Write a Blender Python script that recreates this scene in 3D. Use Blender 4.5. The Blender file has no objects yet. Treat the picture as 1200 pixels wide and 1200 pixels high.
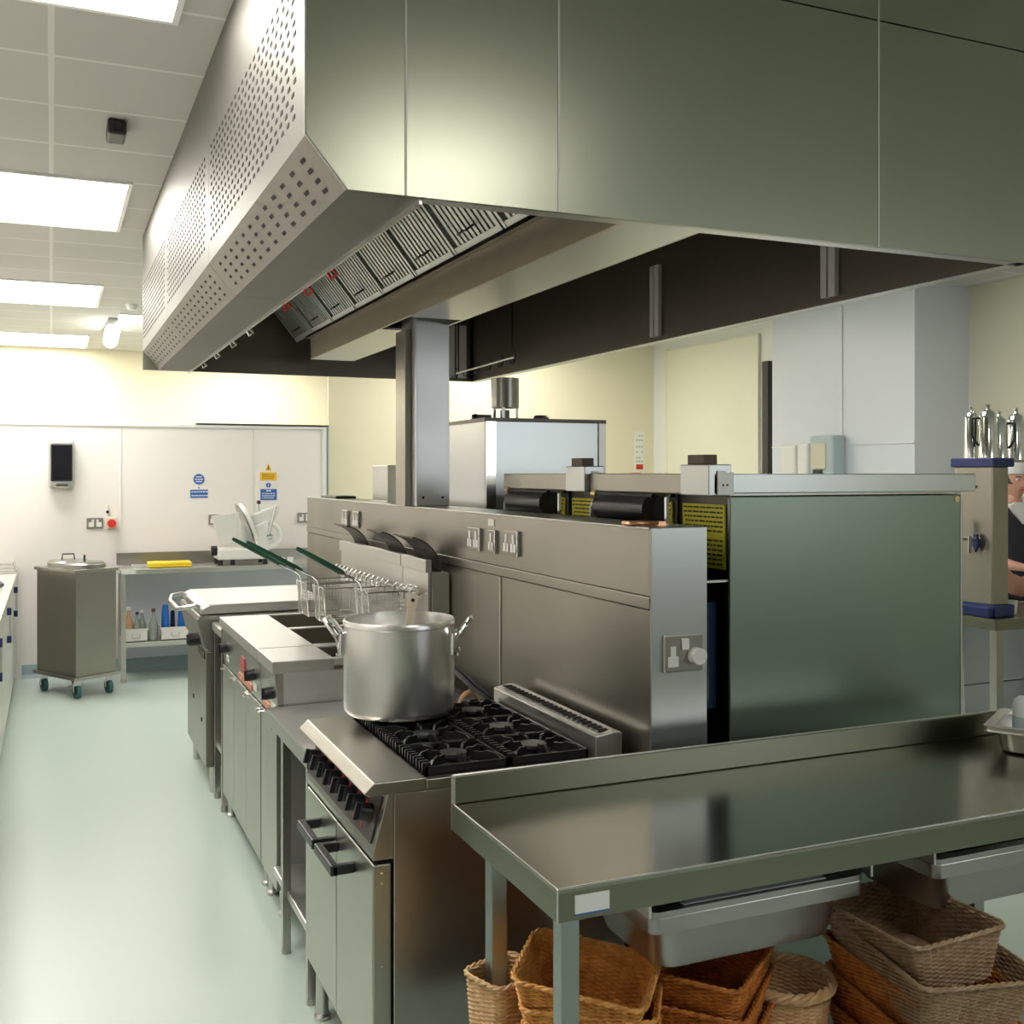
import bpy, bmesh, math, random
from mathutils import Vector, Matrix
random.seed(4)
C = bpy.context.scene.collection
PI = math.pi
V = Vector
ORG = {}

# ---------------------------------------------------------------- materials
def nmat(name, col, rough=.5, metal=0., bump=None, var=None, emit=None, trans=0., spec=None, aniso=0., stretch=(1,1,1)):
    m = bpy.data.materials.new(name); m.use_nodes = True
    nt = m.node_tree; N = nt.nodes; L = nt.links
    b = N['Principled BSDF']
    b.inputs['Base Color'].default_value = (*col, 1)
    b.inputs['Roughness'].default_value = rough
    b.inputs['Metallic'].default_value = metal
    if trans: b.inputs['Transmission Weight'].default_value = trans
    if spec is not None: b.inputs['Specular IOR Level'].default_value = spec
    if emit:
        b.inputs['Emission Color'].default_value = (*emit[0], 1); b.inputs['Emission Strength'].default_value = emit[1]
    if bump or var:
        tc = N.new('ShaderNodeTexCoord'); mp = N.new('ShaderNodeMapping')
        mp.inputs['Scale'].default_value = stretch
        L.new(tc.outputs['Object'], mp.inputs['Vector'])
        nz = N.new('ShaderNodeTexNoise'); nz.inputs['Scale'].default_value = (bump or var)[0]; nz.inputs['Detail'].default_value = 4
        L.new(mp.outputs['Vector'], nz.inputs['Vector'])
    if bump:
        bp = N.new('ShaderNodeBump'); bp.inputs['Strength'].default_value = bump[1]; bp.inputs['Distance'].default_value = .002
        L.new(nz.outputs['Fac'], bp.inputs['Height']); L.new(bp.outputs['Normal'], b.inputs['Normal'])
    if var:
        n2 = N.new('ShaderNodeTexNoise'); n2.inputs['Scale'].default_value = var[0]*.6; n2.inputs['Detail'].default_value = 2; n2.inputs['Roughness'].default_value = .5
        L.new(tc.outputs['Object'], n2.inputs['Vector'])
        mr = N.new('ShaderNodeMapRange'); mr.inputs['From Min'].default_value = .2; mr.inputs['From Max'].default_value = .8
        mr.inputs['To Min'].default_value = max(rough - var[1]*.5, .02); mr.inputs['To Max'].default_value = rough + var[1]*.5
        L.new(n2.outputs['Fac'], mr.inputs['Value']); L.new(mr.outputs['Result'], b.inputs['Roughness'])
        if len(var) > 2:
            mx = N.new('ShaderNodeMix'); mx.data_type = 'RGBA'
            mx.inputs[6].default_value = (*col, 1); mx.inputs[7].default_value = (*[c*var[2] for c in col], 1)
            L.new(n2.outputs['Fac'], mx.inputs[0]); L.new(mx.outputs[2], b.inputs['Base Color'])
    return m

steel = nmat('brushed_steel', (.47,.46,.42), .30, 1, bump=(60,.06), var=(3,.07,.8), stretch=(1,1,.05))
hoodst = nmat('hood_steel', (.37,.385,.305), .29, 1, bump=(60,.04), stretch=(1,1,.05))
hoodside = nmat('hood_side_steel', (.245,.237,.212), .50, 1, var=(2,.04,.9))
dullst = nmat('worn_steel', (.40,.38,.33), .34, 1, bump=(40,.06), var=(2.5,.08,.7), stretch=(1,1,.06))
topst = nmat('worktop_steel', (.34,.335,.285), .20, 1)
palest = nmat('pale_steel', (.62,.61,.58), .36, 1, bump=(50,.05))
darkst = nmat('dark_steel', (.13,.12,.105), .36, 1, var=(3,.08,.6))  # dark mottled steel for hood roof, rails and inner bodies
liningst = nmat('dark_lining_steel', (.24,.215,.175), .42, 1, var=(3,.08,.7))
panst = nmat('pan_steel', (.40,.39,.38), .32, 1)
chrome = nmat('chrome', (.80,.80,.80), .10, 1)
alu = nmat('spun_aluminium', (.84,.84,.83), .30, 1, bump=(90,.05), stretch=(.2,.2,6))
galv = nmat('filter_metal', (.58,.61,.58), .38, 1, var=(6,.08,.8))
iron = nmat('black_cast_iron', (.012,.012,.013), .32, 0, bump=(120,.2))
black = nmat('black_plastic', (.015,.015,.017), .35)
glossblack = nmat('smoked_black_plastic', (.012,.012,.016), .06)
slotm = nmat('dark_slot', (.012,.011,.01), .8)
gapm = nmat('dark_joint', (.05,.045,.04), .6)
white = nmat('white_plastic', (.82,.82,.80), .35)
offwhite = nmat('enamel_white', (.78,.77,.73), .3)
cladm = nmat('white_cladding', (.84,.80,.77), .3)
cream = nmat('cream_paint', (.82,.76,.56), .6)
bluew = nmat('cool_white_cladding', (.69,.72,.78), .35)
palew = nmat('pale_wall_paint', (.77,.78,.72), .55)
nearw = nmat('olive_wall_paint', (.25,.27,.20), .6)
skirt = nmat('blue_grey_vinyl_skirting', (.33,.43,.47), .45)
floorm = nmat('mint_vinyl_floor', (.53,.62,.565), .27, bump=(300,.06))
lightm = nmat('light_panel', (1,1,1), .5, emit=((1,.97,.90), 13))
lamp2 = nmat('lamp_glow', (1,1,1), .5, emit=((1,.96,.88), 9))
green = nmat('green_grip', (.008,.07,.035), .38)
yellow = nmat('yellow_plastic', (.85,.62,.02), .4)
blue = nmat('blue_plastic', (.01,.14,.55), .35)
navy = nmat('navy_plastic', (.012,.025,.13), .35)
navy2 = nmat('dark_blue_glass', (.02,.04,.09), .2)
red = nmat('red_plastic', (.65,.03,.02), .4)
signblue = nmat('sign_blue', (.03,.13,.45), .45)
signyel = nmat('sign_yellow', (.85,.50,.01), .45)
labyel = nmat('label_yellow', (.72,.68,.04), .5)
ink = nmat('ink', (.06,.06,.03), .6)
orange = nmat('orange_label', (.62,.27,.17), .5)
brass = nmat('brass', (.7,.52,.25), .3, 1)
copper = nmat('copper', (.75,.38,.22), .3, 1)
rubber = nmat('rubber', (.03,.05,.05), .6)
teal = nmat('teal_tyre', (.03,.13,.13), .5)
amber = nmat('amber_sauce', (.30,.09,.02), .2)
glassm = nmat('grey_green_bottle_glass', (.30,.33,.30), .12, spec=.8)
oil = nmat('fryer_oil', (.05,.035,.012), .06)
greypl = nmat('grey_plastic', (.42,.44,.42), .4)
bluegrey = nmat('blue_grey_plastic', (.42,.50,.52), .35)
skin = nmat('skin', (.58,.30,.21), .5)
hairm = nmat('brown_hair', (.07,.04,.025), .6)
clothb = nmat('black_cloth', (.02,.02,.028), .8, bump=(200,.3))
clothw = nmat('white_cloth', (.75,.75,.74), .8, bump=(200,.3))
brown = nmat('rust_brown_plastic', (.10,.055,.03), .5)
jarw = nmat('white_jar', (.75,.80,.80), .3)

def wicker(name, c1, c2):
    m = nmat(name, c1, .42)
    N = m.node_tree.nodes; L = m.node_tree.links; b = N['Principled BSDF']
    tc = N.new('ShaderNodeTexCoord'); nz = N.new('ShaderNodeTexNoise'); nz.inputs['Scale'].default_value = 45; nz.inputs['Detail'].default_value = 3
    mx = N.new('ShaderNodeMix'); mx.data_type = 'RGBA'; mx.inputs[6].default_value = (*c1,1); mx.inputs[7].default_value = (*c2,1)
    mr = N.new('ShaderNodeMapRange'); mr.inputs['From Min'].default_value = .35; mr.inputs['From Max'].default_value = .65
    L.new(tc.outputs['Object'], nz.inputs['Vector']); L.new(nz.outputs['Fac'], mr.inputs['Value']); L.new(mr.outputs['Result'], mx.inputs[0])
    L.new(mx.outputs[2], b.inputs['Base Color'])
    return m
wk_honey = wicker('honey_wicker', (.78,.40,.11), (.56,.23,.045))
wk_orange = wicker('orange_wicker', (.64,.24,.045), (.40,.12,.02))
wk_pale = wicker('pale_wicker', (.80,.56,.32), (.64,.40,.19))
wk_grey = wicker('grey_brown_wicker', (.44,.31,.20), (.31,.20,.11))

def ceilmat():
    m = nmat('ceiling_tiles', (.56,.555,.52), .8)
    N = m.node_tree.nodes; L = m.node_tree.links; b = N['Principled BSDF']
    tc = N.new('ShaderNodeTexCoord'); br = N.new('ShaderNodeTexBrick')
    br.offset = 0; br.squash = 1
    br.inputs['Color1'].default_value = (.55,.545,.51,1); br.inputs['Color2'].default_value = (.52,.515,.48,1)
    br.inputs['Mortar'].default_value = (.70,.69,.65,1)
    br.inputs['Scale'].default_value = 1; br.inputs['Mortar Size'].default_value = .010; br.inputs['Mortar Smooth'].default_value = .1
    br.inputs['Brick Width'].default_value = 1.02; br.inputs['Row Height'].default_value = .51
    mp = N.new('ShaderNodeMapping'); mp.inputs['Location'].default_value = (0, -.255, 0)
    L.new(tc.outputs['Object'], mp.inputs['Vector']); L.new(mp.outputs['Vector'], br.inputs['Vector'])
    L.new(br.outputs['Color'], b.inputs['Base Color'])
    return m
ceilm = ceilmat()

# ---------------------------------------------------------------- mesh builder
class MB:
    def __init__(s): s.bm = bmesh.new(); s.mi = 0
    def mat(s, i): s.mi = i; return s
    def face(s, vs):
        try:
            f = s.bm.faces.new(vs); f.material_index = s.mi; return f
        except ValueError: return None
    def box(s, x0, x1, y0, y1, z0, z1, M=None):
        p = [V((x,y,z)) for x in (x0,x1) for y in (y0,y1) for z in (z0,z1)]
        if M: p = [M @ q for q in p]
        v = [s.bm.verts.new(q) for q in p]
        for q in ((0,1,3,2),(4,6,7,5),(0,4,5,1),(2,3,7,6),(0,2,6,4),(1,5,7,3)): s.face([v[i] for i in q])
        return s
    def prism(s, poly, axis, a0, a1, M=None):
        """poly: 2D points; extruded along axis ('x': points are (y,z); 'y': (x,z); 'z': (x,y))"""
        def mk(p, a):
            q = V((a,p[0],p[1])) if axis=='x' else V((p[0],a,p[1])) if axis=='y' else V((p[0],p[1],a))
            return s.bm.verts.new(M @ q if M else q)
        A = [mk(p,a0) for p in poly]; B = [mk(p,a1) for p in poly]; n = len(poly)
        s.face(A[::-1]); s.face(B)
        for i in range(n): s.face([A[i],A[(i+1)%n],B[(i+1)%n],B[i]])
        return s
    def tube(s, pts, r, n=10, closed=False, caps=True):
        pts = [V(p) for p in pts]; m = len(pts); rs = r if isinstance(r,(list,tuple)) else [r]*m
        rings = []; up = None
        for i,p in enumerate(pts):
            if closed: t = pts[(i+1)%m]-pts[i-1]
            else: t = pts[min(i+1,m-1)]-pts[max(i-1,0)]
            if t.length < 1e-9: t = V((0,0,1))
            t.normalize()
            if up is None: up = V((0,0,1)) if abs(t.z)<.9 else V((1,0,0))
            a = t.cross(up)
            if a.length < 1e-4: a = t.cross(V((0,1,0)))
            a.normalize(); b = a.cross(t); up = b
            rings.append([s.bm.verts.new(p + (a*math.cos(2*PI*k/n) + b*math.sin(2*PI*k/n))*rs[i]) for k in range(n)])
        for i in range(m if closed else m-1):
            A, B = rings[i], rings[(i+1)%m]
            for k in range(n): s.face([A[k],A[(k+1)%n],B[(k+1)%n],B[k]])
        if caps and not closed: s.face(rings[0][::-1]); s.face(rings[-1])
        return s
    def cyl(s, p0, p1, r, n=20, r2=None): return s.tube([p0,p1],[r, r if r2 is None else r2], n)
    def lathe(s, prof, c=(0,0,0), n=40, sx=1, sy=1, M=None):
        rings = []
        for r,z in prof:
            if r < 1e-5:
                q = V((c[0],c[1],c[2]+z)); rings.append([s.bm.verts.new(M @ q if M else q)])
            else:
                ring = []
                for k in range(n):
                    q = V((c[0]+sx*r*math.cos(2*PI*k/n), c[1]+sy*r*math.sin(2*PI*k/n), c[2]+z)); ring.append(s.bm.verts.new(M @ q if M else q))
                rings.append(ring)
        for A,B in zip(rings, rings[1:]):
            for k in range(n):
                if len(A)==1 and len(B)==1: continue
                if len(A)==1: s.face([A[0],B[(k+1)%n],B[k]])
                elif len(B)==1: s.face([A[k],A[(k+1)%n],B[0]])
                else: s.face([A[k],A[(k+1)%n],B[(k+1)%n],B[k]])
        return s
    def grid(s, rows, closed=True):
        R = [[s.bm.verts.new(p) for p in r] for r in rows]
        n = len(R[0])
        for A,B in zip(R,R[1:]):
            for k in range(n if closed else n-1): s.face([A[k],A[(k+1)%n],B[(k+1)%n],B[k]])
        return R
    def build(s, name, mat, parent=None, smooth=False, bevel=0, **kw):
        bmesh.ops.recalc_face_normals(s.bm, faces=s.bm.faces)
        if smooth:
            for f in s.bm.faces: f.smooth = True
        org = ORG.get(parent.name, V((0,0,0))) if parent else V((0,0,0))
        o0 = kw.get('org')
        if o0 is not None: org = V(o0)
        if org.length: bmesh.ops.translate(s.bm, verts=s.bm.verts, vec=-org)
        me = bpy.data.meshes.new(name); s.bm.to_mesh(me); s.bm.free()
        for m in (mat if isinstance(mat,(list,tuple)) else [mat]): me.materials.append(m)
        o = bpy.data.objects.new(name, me); C.objects.link(o)
        if parent: o.parent = parent; ORG[o.name] = org
        elif o0 is not None: o.location = org; ORG[o.name] = org
        else: ORG[o.name] = V((0,0,0))
        if smooth == 'auto' or smooth:
            me.set_sharp_from_angle(angle=math.radians(35))
        if bevel:
            bv = o.modifiers.new('bevel','BEVEL'); bv.width = bevel; bv.segments = 2; bv.limit_method = 'ANGLE'; bv.angle_limit = math.radians(40)
        return o

def tag(o, label, cat, group=None):
    o['label'] = label; o['category'] = cat
    if group: o['group'] = group
    return o
def thing(name, label, cat, loc=(0,0,0), group=None):
    o = bpy.data.objects.new(name, None); C.objects.link(o); o.location = loc; o.empty_display_size = .1
    ORG[o.name] = V(loc)
    return tag(o, label, cat, group)
def struct(name, mb, m, **kw):
    o = mb.build(name, m, **kw); o['kind'] = 'structure'; return o
def copy_tree(o, loc=None, rz=None, label=None, parent=None):
    c = o.copy(); C.objects.link(c)
    if parent: c.parent = parent
    if loc is not None: c.location = loc
    if rz is not None: c.rotation_euler = (0,0,rz)
    if label: c['label'] = label
    for ch in list(o.children): copy_tree(ch, parent=c)
    return c
def bx(*a, **k): return MB().box(*a, **k)
def place(o, loc, rz=0, rot=None):
    o.location = loc; o.rotation_euler = rot if rot else (0,0,rz)

# ================================================================= SETTING
FW = 12.7; CZ = 3.04
struct('floor', bx(-1.1,6.4,-2.6,FW+.1,-.1,0), floorm)
struct('ceiling', bx(-1.1,6.4,-2.6,FW+.1,CZ,CZ+.1), ceilm)
struct('wall_left', bx(-1.2,-1.0,-2.6,FW+.1,0,CZ), cladm)
struct('wall_far', bx(-1.1,6.4,FW,FW+.15,0,CZ), cream)
struct('wall_near', bx(-1.1,6.4,-2.75,-2.6,0,CZ), nearw)
# back wall of the right half, right side wall with door bay, cool white clad part, set back pale wall
BY_=9.6
struct('wall_back', bx(2.32,5.9,BY_,BY_+.03,0,CZ), cream)
struct('wall_right', bx(5.75,5.9,7.55,BY_,0,CZ), palew)
struct('wall_right_bay', bx(5.70,6.3,5.90,7.55,0,CZ), [bluew])
struct('wall_right_near', bx(6.22,6.4,-2.6,5.90,0,CZ), nmat('cream_grey_paint',(.76,.73,.58),.6))
struct('trim_1', MB().box(5.690,5.70,6.66,6.667,0,CZ).box(5.690,5.70,5.9,7.55,1.885,1.892), white)
struct('trim_2', bx(5.69,5.75,7.60,7.68,0,2.64), gapm)
struct('door_1', MB().box(5.72,5.75,7.78,9.30,0,2.9).box(5.715,5.75,9.30,9.34,0,2.92), [nmat('door_cream_paint',(.77,.76,.60),.45)])
struct('added_glow_panel', bx(3.4,6.1,-2.58,-2.56,1.5,2.6), nmat('reflection_glow',(.9,.95,1),.4,emit=((.93,.97,1),2.8)))  # unseen glowing sheet added so column and steam cabinet reflect something bright
m_=MB()
m_.box(3.35,6.15,-2.6,-2.53,1.44,1.5).box(3.35,6.15,-2.6,-2.53,2.6,2.66).box(3.35,3.4,-2.6,-2.53,1.5,2.6).box(6.1,6.15,-2.6,-2.53,1.5,2.6).box(4.72,4.78,-2.6,-2.53,1.5,2.6)
struct('trim_8', m_, white)  # made-up frame round the added glowing sheet
# clad partition in front of the far wall
PY = 9.53
struct('wall_partition', bx(-1.0,2.25,PY,PY+.1,0,2.06), cladm)
pt = MB().box(-1.0,2.25,PY-.015,PY+.115,2.06,2.085)
pt.box(2.25,2.285,PY-.015,PY+.115,0,2.085)
struct('trim_3', pt, white, bevel=.003)
struct('trim_4', MB().box(.53,.54,PY-.006,PY,0,2.06).box(1.62,1.63,PY-.006,PY,0,2.06), white)
struct('trim_5', bx(1.15,2.30,PY-.02,PY+.12,2.086,2.10), gapm)
struct('trim_6', bx(2.290,2.305,PY-.02,PY+.12,0,2.10), greypl)
struct('baseboard_partition', MB().prism([(PY,0),(PY-.03,0),(PY-.012,.03),(PY-.01,.11),(PY,.11)],'x',-.22,2.28), skirt)
struct('baseboard_far', bx(-1,2.3,FW-.012,FW,0,.11), skirt)
struct('baseboard_right', bx(6.205,6.22,-2.6,5.9,0,.11), skirt)
struct('baseboard_bay', MB().box(5.685,5.70,5.9,7.55,0,.11), skirt)

# ceiling lights
def ceiling_light(x0,x1,y0,y1,label):
    t = thing('ceiling_light', label, 'ceiling light', ((x0+x1)/2,(y0+y1)/2,CZ), 'recessed ceiling light panels')
    f = MB(); w = .02
    f.box(x0-w,x1+w,y0-w,y0,CZ-.012,CZ); f.box(x0-w,x1+w,y1,y1+w,CZ-.012,CZ)
    f.box(x0-w,x0,y0,y1,CZ-.012,CZ); f.box(x1,x1+w,y0,y1,CZ-.012,CZ)
    f.build('frame', white, t)
    bx(x0,x1,y0,y1,CZ-.008,CZ-.001).build('diffuser', lightm, t)
ceiling_light(-.70,.335,2.33,3.37,'glowing square ceiling panel cut by the top edge of the photo')
ceiling_light(-.70,.335,5.36,6.40,'largest glowing ceiling panel, level with the black ceiling sensor')
ceiling_light(-.70,.335,8.34,9.40,'glowing ceiling panel between the largest one and the farthest one')
ceiling_light(-.70,.335,11.42,12.5,'glowing ceiling panel farthest off, next to the far cream wall')
ceiling_light(.555,1.4,9.75,10.35,'small glowing ceiling panel just left of the hood end')
for yy in (4.4,8.1): ceiling_light(3.3,4.3,yy,yy+1.04,('ceiling panel beyond the hood above the drinks table side','ceiling panel beyond the hood close to the cream back wall')[yy>6])
ceiling_light(1.25,2.0,-.8,.1,'added unseen glowing panel behind the viewer, brightening the hood front')  # helper light added out of view to brighten the left hood front
ceiling_light(1.6,2.6,11.2,12.2,'added unseen glowing panel behind the hood, brightening the far wall')  # helper light added out of view to lift the dim far wall
t = thing('tube_lamp','small white tube lamp on the ceiling near the hood end','lamp',(.52,10.55,CZ))
MB().tube([(.50,10.1,CZ-.11),(.52,10.9,CZ-.11)],.065,12).build('diffuser', lamp2, t, smooth=True)
MB().box(.46,.58,10.05,10.95,CZ-.06,CZ).build('housing', greypl, t, bevel=.01)
t = thing('ceiling_sensor','square black sensor box on the grey ceiling tiles','sensor',(.235,4.48,CZ))
bx(.20,.27,4.40,4.55,CZ-.06,CZ).build('housing', black, t, bevel=.01)
MB().cyl((.235,4.39,CZ-.03),(.235,4.40,CZ-.03),.018).build('lens', glossblack, t)
tag(MB().lathe([(0,-.05),(.03,-.045),(.045,-.02),(.05,0)],(.60,9.2,CZ),16).build('smoke_detector', white, smooth=True),'tiny white round detector on ceiling beside the hood edge','detector')

# ================================================================= HOOD
HX0,HX1,HY0,HY1,HZ = .484,2.57,2.2,6.5,2.262
hood = thing('extraction_hood','huge stainless steel extraction hood hanging over the cooking line','extraction hood',(1.5,4.3,HZ))
def slots(mb, pts_fn, rows): pass
ys = [HY0+.004, 3.68, 5.1, HY1]
for a,b in zip(ys,ys[1:]):
    m = bx(HX0,HX0+.012,a+.0015,b-.0015,2.367,2.802)
    m.mat(1); rows = 13
    for i in range(rows):
        z = 2.437+i*.0255
        off = (0,.02,.04,.02)[i%4] + (.0 if (i//2)%2 else .03)
        y = a+.07+off
        while y < b-.06:
            m.box(HX0-.0012,HX0+.001,y,y+.024,z-.0045,z+.0045); y += .062
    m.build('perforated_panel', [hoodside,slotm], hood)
    # chamfer with four rows of slots
    P0 = V((HX0,0,2.367)); P1 = V((.570,0,HZ)); D = (P1-P0); ln = D.length; D.normalize(); Nn = V((-D.z*-1,0,0))
    nrm = V((D.z,0,-D.x)).normalized()
    if nrm.x > 0: nrm = -nrm
    m = MB().prism([(P0.x,P0.z),(P1.x,P1.z),(P1.x+.012,P1.z+.006),(P0.x+.012,P0.z+.005)],'y',a+.0015,b-.0015)
    m.mat(1)
    y = a+.09
    while y < b-.08:
        for k in range(4):
            c = P0 + D*(ln*(.22+.19*k))
            q = []
            for (sd,sy) in ((-1,0),(1,0),(1,1),(-1,1)):
                p = c + D*(sd*.0048) + nrm*.0012; q.append(m.bm.verts.new((p.x, y+sy*.034, p.z)))
            m.face(q)
        y += .112
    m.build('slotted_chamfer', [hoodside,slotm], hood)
    # wide bottom flange on the aisle side
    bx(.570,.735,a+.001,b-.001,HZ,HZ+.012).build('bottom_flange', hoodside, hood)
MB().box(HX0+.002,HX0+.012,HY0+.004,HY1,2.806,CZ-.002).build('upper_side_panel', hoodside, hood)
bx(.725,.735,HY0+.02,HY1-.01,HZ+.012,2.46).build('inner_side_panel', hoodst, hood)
tr = MB()
tr.box(.735,.742,HY0+.012,HY1,HZ-.012,HZ+.02)
tr.build('flange_lip', palest, hood)
# front panels
for a,b in ((None,.70),(.70,1.065),(1.065,2.00),(2.00,HX1)):
    if a is None:
        m = MB().prism([(HX0,2.367),(.570,HZ),(b-.0015,HZ),(b-.0015,2.855),(HX0,2.855)],'y',HY0-.002,HY0+.010)
    else: m = bx(a+.0015,b-.0015,HY0-.002,HY0+.010,HZ,2.855)
    m.build('front_panel', hoodst, hood)
    bx((HX0 if a is None else a+.0015),b-.0015,HY0-.002,HY0+.010,2.859,CZ-.002).build('upper_front_panel', hoodst, hood)
jt = MB()
for x in (.70,1.065,2.0): jt.box(x-.0025,x+.0025,HY0-.0035,HY0-.001,HZ,CZ-.002)
jt.tube([(HX0-.001,HY0-.002,CZ-.002),(HX0-.001,HY0-.002,2.367),(.570,HY0-.002,HZ)],.0028,6)
jt.build('bright_joint_strip', nmat('joint_strip_metal',(.6,.6,.56),.5,.7), hood)
MB().box(.745,HX1-.055,HY0+.012,HY0+.05,HZ,HZ+.012).build('front_flange', palest, hood)
# right side, far end, roof
bx(HX1-.012,HX1,HY0+.01,HY1,HZ,CZ-.002).build('side_panel', hoodst, hood)
bx(HX1-.055,HX1-.012,HY0+.05,HY1,HZ,HZ+.012).build('side_flange', palest, hood)
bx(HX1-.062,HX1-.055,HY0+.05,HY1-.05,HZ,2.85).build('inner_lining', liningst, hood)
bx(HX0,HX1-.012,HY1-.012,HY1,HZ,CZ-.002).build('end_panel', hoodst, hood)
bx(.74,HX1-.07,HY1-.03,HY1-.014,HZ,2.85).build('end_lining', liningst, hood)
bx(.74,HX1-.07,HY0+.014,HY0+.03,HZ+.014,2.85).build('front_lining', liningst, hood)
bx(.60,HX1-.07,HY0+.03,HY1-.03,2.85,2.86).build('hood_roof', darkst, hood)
stripm = nmat('pale_strip',(.66,.63,.62),.45)
for y in (2.95,4.12):
    MB().box(HX1-.080,HX1-.062,y,y+.035,HZ+.02,2.6).box(HX1-.080,HX1-.062,y+.045,y+.075,HZ+.02,2.6).build('lining_joint_strip', stripm, hood)
for q0,q1 in ((2.32,2.385),(2.40,2.465)): bx(q0,q1,HY1-.045,HY1-.03,HZ+.02,2.62).build('access_cover', stripm, hood)
# central plenum with gutter
GX0,GX1 = 1.358,1.612
bx(GX0,GX0+.01,HY0+.03,HY1-.45,2.316,2.44).build('gutter_side', nmat('gutter_steel',(.66,.59,.46),.5,1), hood)
bx(GX1-.01,GX1,HY0+.03,HY1-.45,2.316,2.84).build('gutter_side', steel, hood)
bx(GX0+.01,GX1-.01,HY0+.03,4.25,2.316,2.326).build('plenum_underside', palest, hood)
bx(GX0+.01,GX1-.01,4.66,HY1-.45,2.316,2.326).build('plenum_underside', palest, hood)
bx(GX0,GX1,HY1-.46,HY1-.45,2.316,2.84).build('plenum_end', dullst, hood)
bx(GX0-.028,GX0-.002,HY0+.03,HY1-.45,2.432,2.446).build('filter_rail', darkst, hood)
# baffle filters
fb = V((GX0-.010,0,2.448)); ft = V((1.03,0,2.85)); fd = (ft-fb); fl = fd.length; fd.normalize(); fn = V((fd.z,0,-fd.x))
if fn.x > 0: fn = -fn
y = HY0+.06; k = 0; first = None
while y+.44 < HY1-.05:
    root = None
    if first is None:
        m = MB(); y0,y1 = y,y+.44
        def slab(ya,yb,s0,s1,t0,t1):
            pts = []
            for s_,t_ in ((s0,t0),(s1,t0),(s1,t1),(s0,t1)):
                p = fb+fd*s_+fn*t_; pts.append((p.x,p.z))
            m.prism(pts,'y',ya,yb)
        slab(y0,y0+.018,0,fl,-.02,.008); slab(y1-.018,y1,0,fl,-.02,.008); slab(y0,y1,0,.03,-.02,.006); slab(y0,y1,fl-.03,fl,-.02,.006)
        slab(y0,y1,.03,fl-.03,-.022,-.016)
        n = 10
        for i in range(n):
            ya = y0+.026+i*(.39/n)
            slab(ya,ya+.022,.03,fl-.03,-.016,-.002)
        first = m.build('grease_filter', galv, hood)
        h = MB(); c = fb+fd*.07+fn*.004
        h.tube([(c.x,y0+.17,c.z),(c.x+fn.x*.03,y0+.18,c.z+fn.z*.03),(c.x+fn.x*.03,y0+.26,c.z+fn.z*.03),(c.x,y0+.27,c.z)],.004,6)
        h.build('filter_handle', black, first)
    else:
        o = copy_tree(first, parent=hood); o.location = (0, k*.455, 0)
    y += .455; k += 1
for i,yy in enumerate((3.05,3.36,3.70,4.45,4.9,5.4,5.9)):
    m = MB(); m.tube([(.745,yy,HZ+.0),(.765,yy+.01,HZ-.018),(.75,yy+.02,HZ-.03),(.742,yy+.03,HZ-.01)],.0045,6)
    m.build('hanging_clip', red if i<3 else chrome, hood, smooth=True)

# column
t = thing('duct_column','square stainless steel column rising from the service wall to the hood','column',(1.53,4.45,1.52))
bx(1.458,1.612,4.43,4.64,1.522,2.40).build('column_casing', nmat('bright_brushed_steel',(.86,.87,.89),.38,1,bump=(60,.06),var=(4,.08,.85),stretch=(1,1,.05)), t, bevel=.003)
m = MB()
for x in (1.49,1.58): m.cyl((x,4.4285,1.56),(x,4.43,1.56),.006,8)
m.build('screws', black, t)
bx(1.43,1.456,4.50,4.64,1.522,2.30).build('side_fin', dullst, t, bevel=.002)

# ================================================================= SERVICE WALL (spine)
sp = thing('service_wall','long freestanding stainless service wall between the cooking rows','service wall',(1.54,4.5,0))
SX0,SX1,SY0,SY1,SZ = 1.456,1.632,2.45,6.57,1.520
bx(SX0+.006,SX1-.006,SY0+.006,SY1-.006,0.02,SZ-.006).build('core', darkst, sp)
for a,b in ((SY0,3.47),(3.475,4.9),(4.905,SY1)):
    bx(SX0,SX0+.006,a,b,.05,1.300).build('lower_panel', dullst, sp)
bx(SX0-.004,SX0+.004,SY0,SY1,1.304,1.336).build('joint_rail', dullst, sp, bevel=.002)
bx(SX0,SX0+.006,SY0,SY1,1.339,SZ).build('upper_panel', dullst, sp)
bx(SX0-.003,SX1,SY0+.002,SY1,SZ-.006,SZ+.001).build('capping', steel, sp, bevel=.002)
endst = nmat('end_panel_steel',(.55,.57,.56),.32,1,bump=(60,.06),var=(3,.06,.88),stretch=(1,1,.05))
bx(SX0,SX1,SY0-.004,SY0+.004,.05,SZ).build('end_panel', endst, sp, bevel=.002)
bx(SX0-.004,SX0,3.468,3.477,.92,1.30).build('joint_strip', palest, sp)
bx(SX1-.006,SX1,SY0,SY1,.05,SZ).build('rear_panel', dullst, sp)
# twin sockets flush on the side face: parts of the wall unit
def socket_x(parent, X, yc, zc, w=.14, h=.09, n=2, mplate=dullst):
    """socket plate on a face looking to -X"""
    o = bx(X-.010,X,yc-w/2,yc+w/2,zc-h/2,zc+h/2).build('socket_plate', mplate, parent, bevel=.003)
    e = bx(X-.011,X-.001,yc-w/2-.002,yc-w/2+.004,zc-h/2,zc+h/2).build('bright_edge', chrome, o)
    m = MB()
    for i in range(n):
        c = yc+(i-(n-1)/2)*w*.48
        m.box(X-.0125,X-.010,c-.022,c-.004,zc-.03,zc-.002).box(X-.0125,X-.010,c+.004,c+.022,zc-.03,zc-.002).box(X-.0125,X-.010,c-.008,c+.008,zc-.002,zc+.03)
    m.build('socket_face', white, o)
socket_x(sp, SX0, 3.72, 1.42, .13, .085); socket_x(sp, SX0, 3.54, 1.42, .07, .085, 1); socket_x(sp, SX0, 3.37, 1.425, .13, .085)
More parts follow.
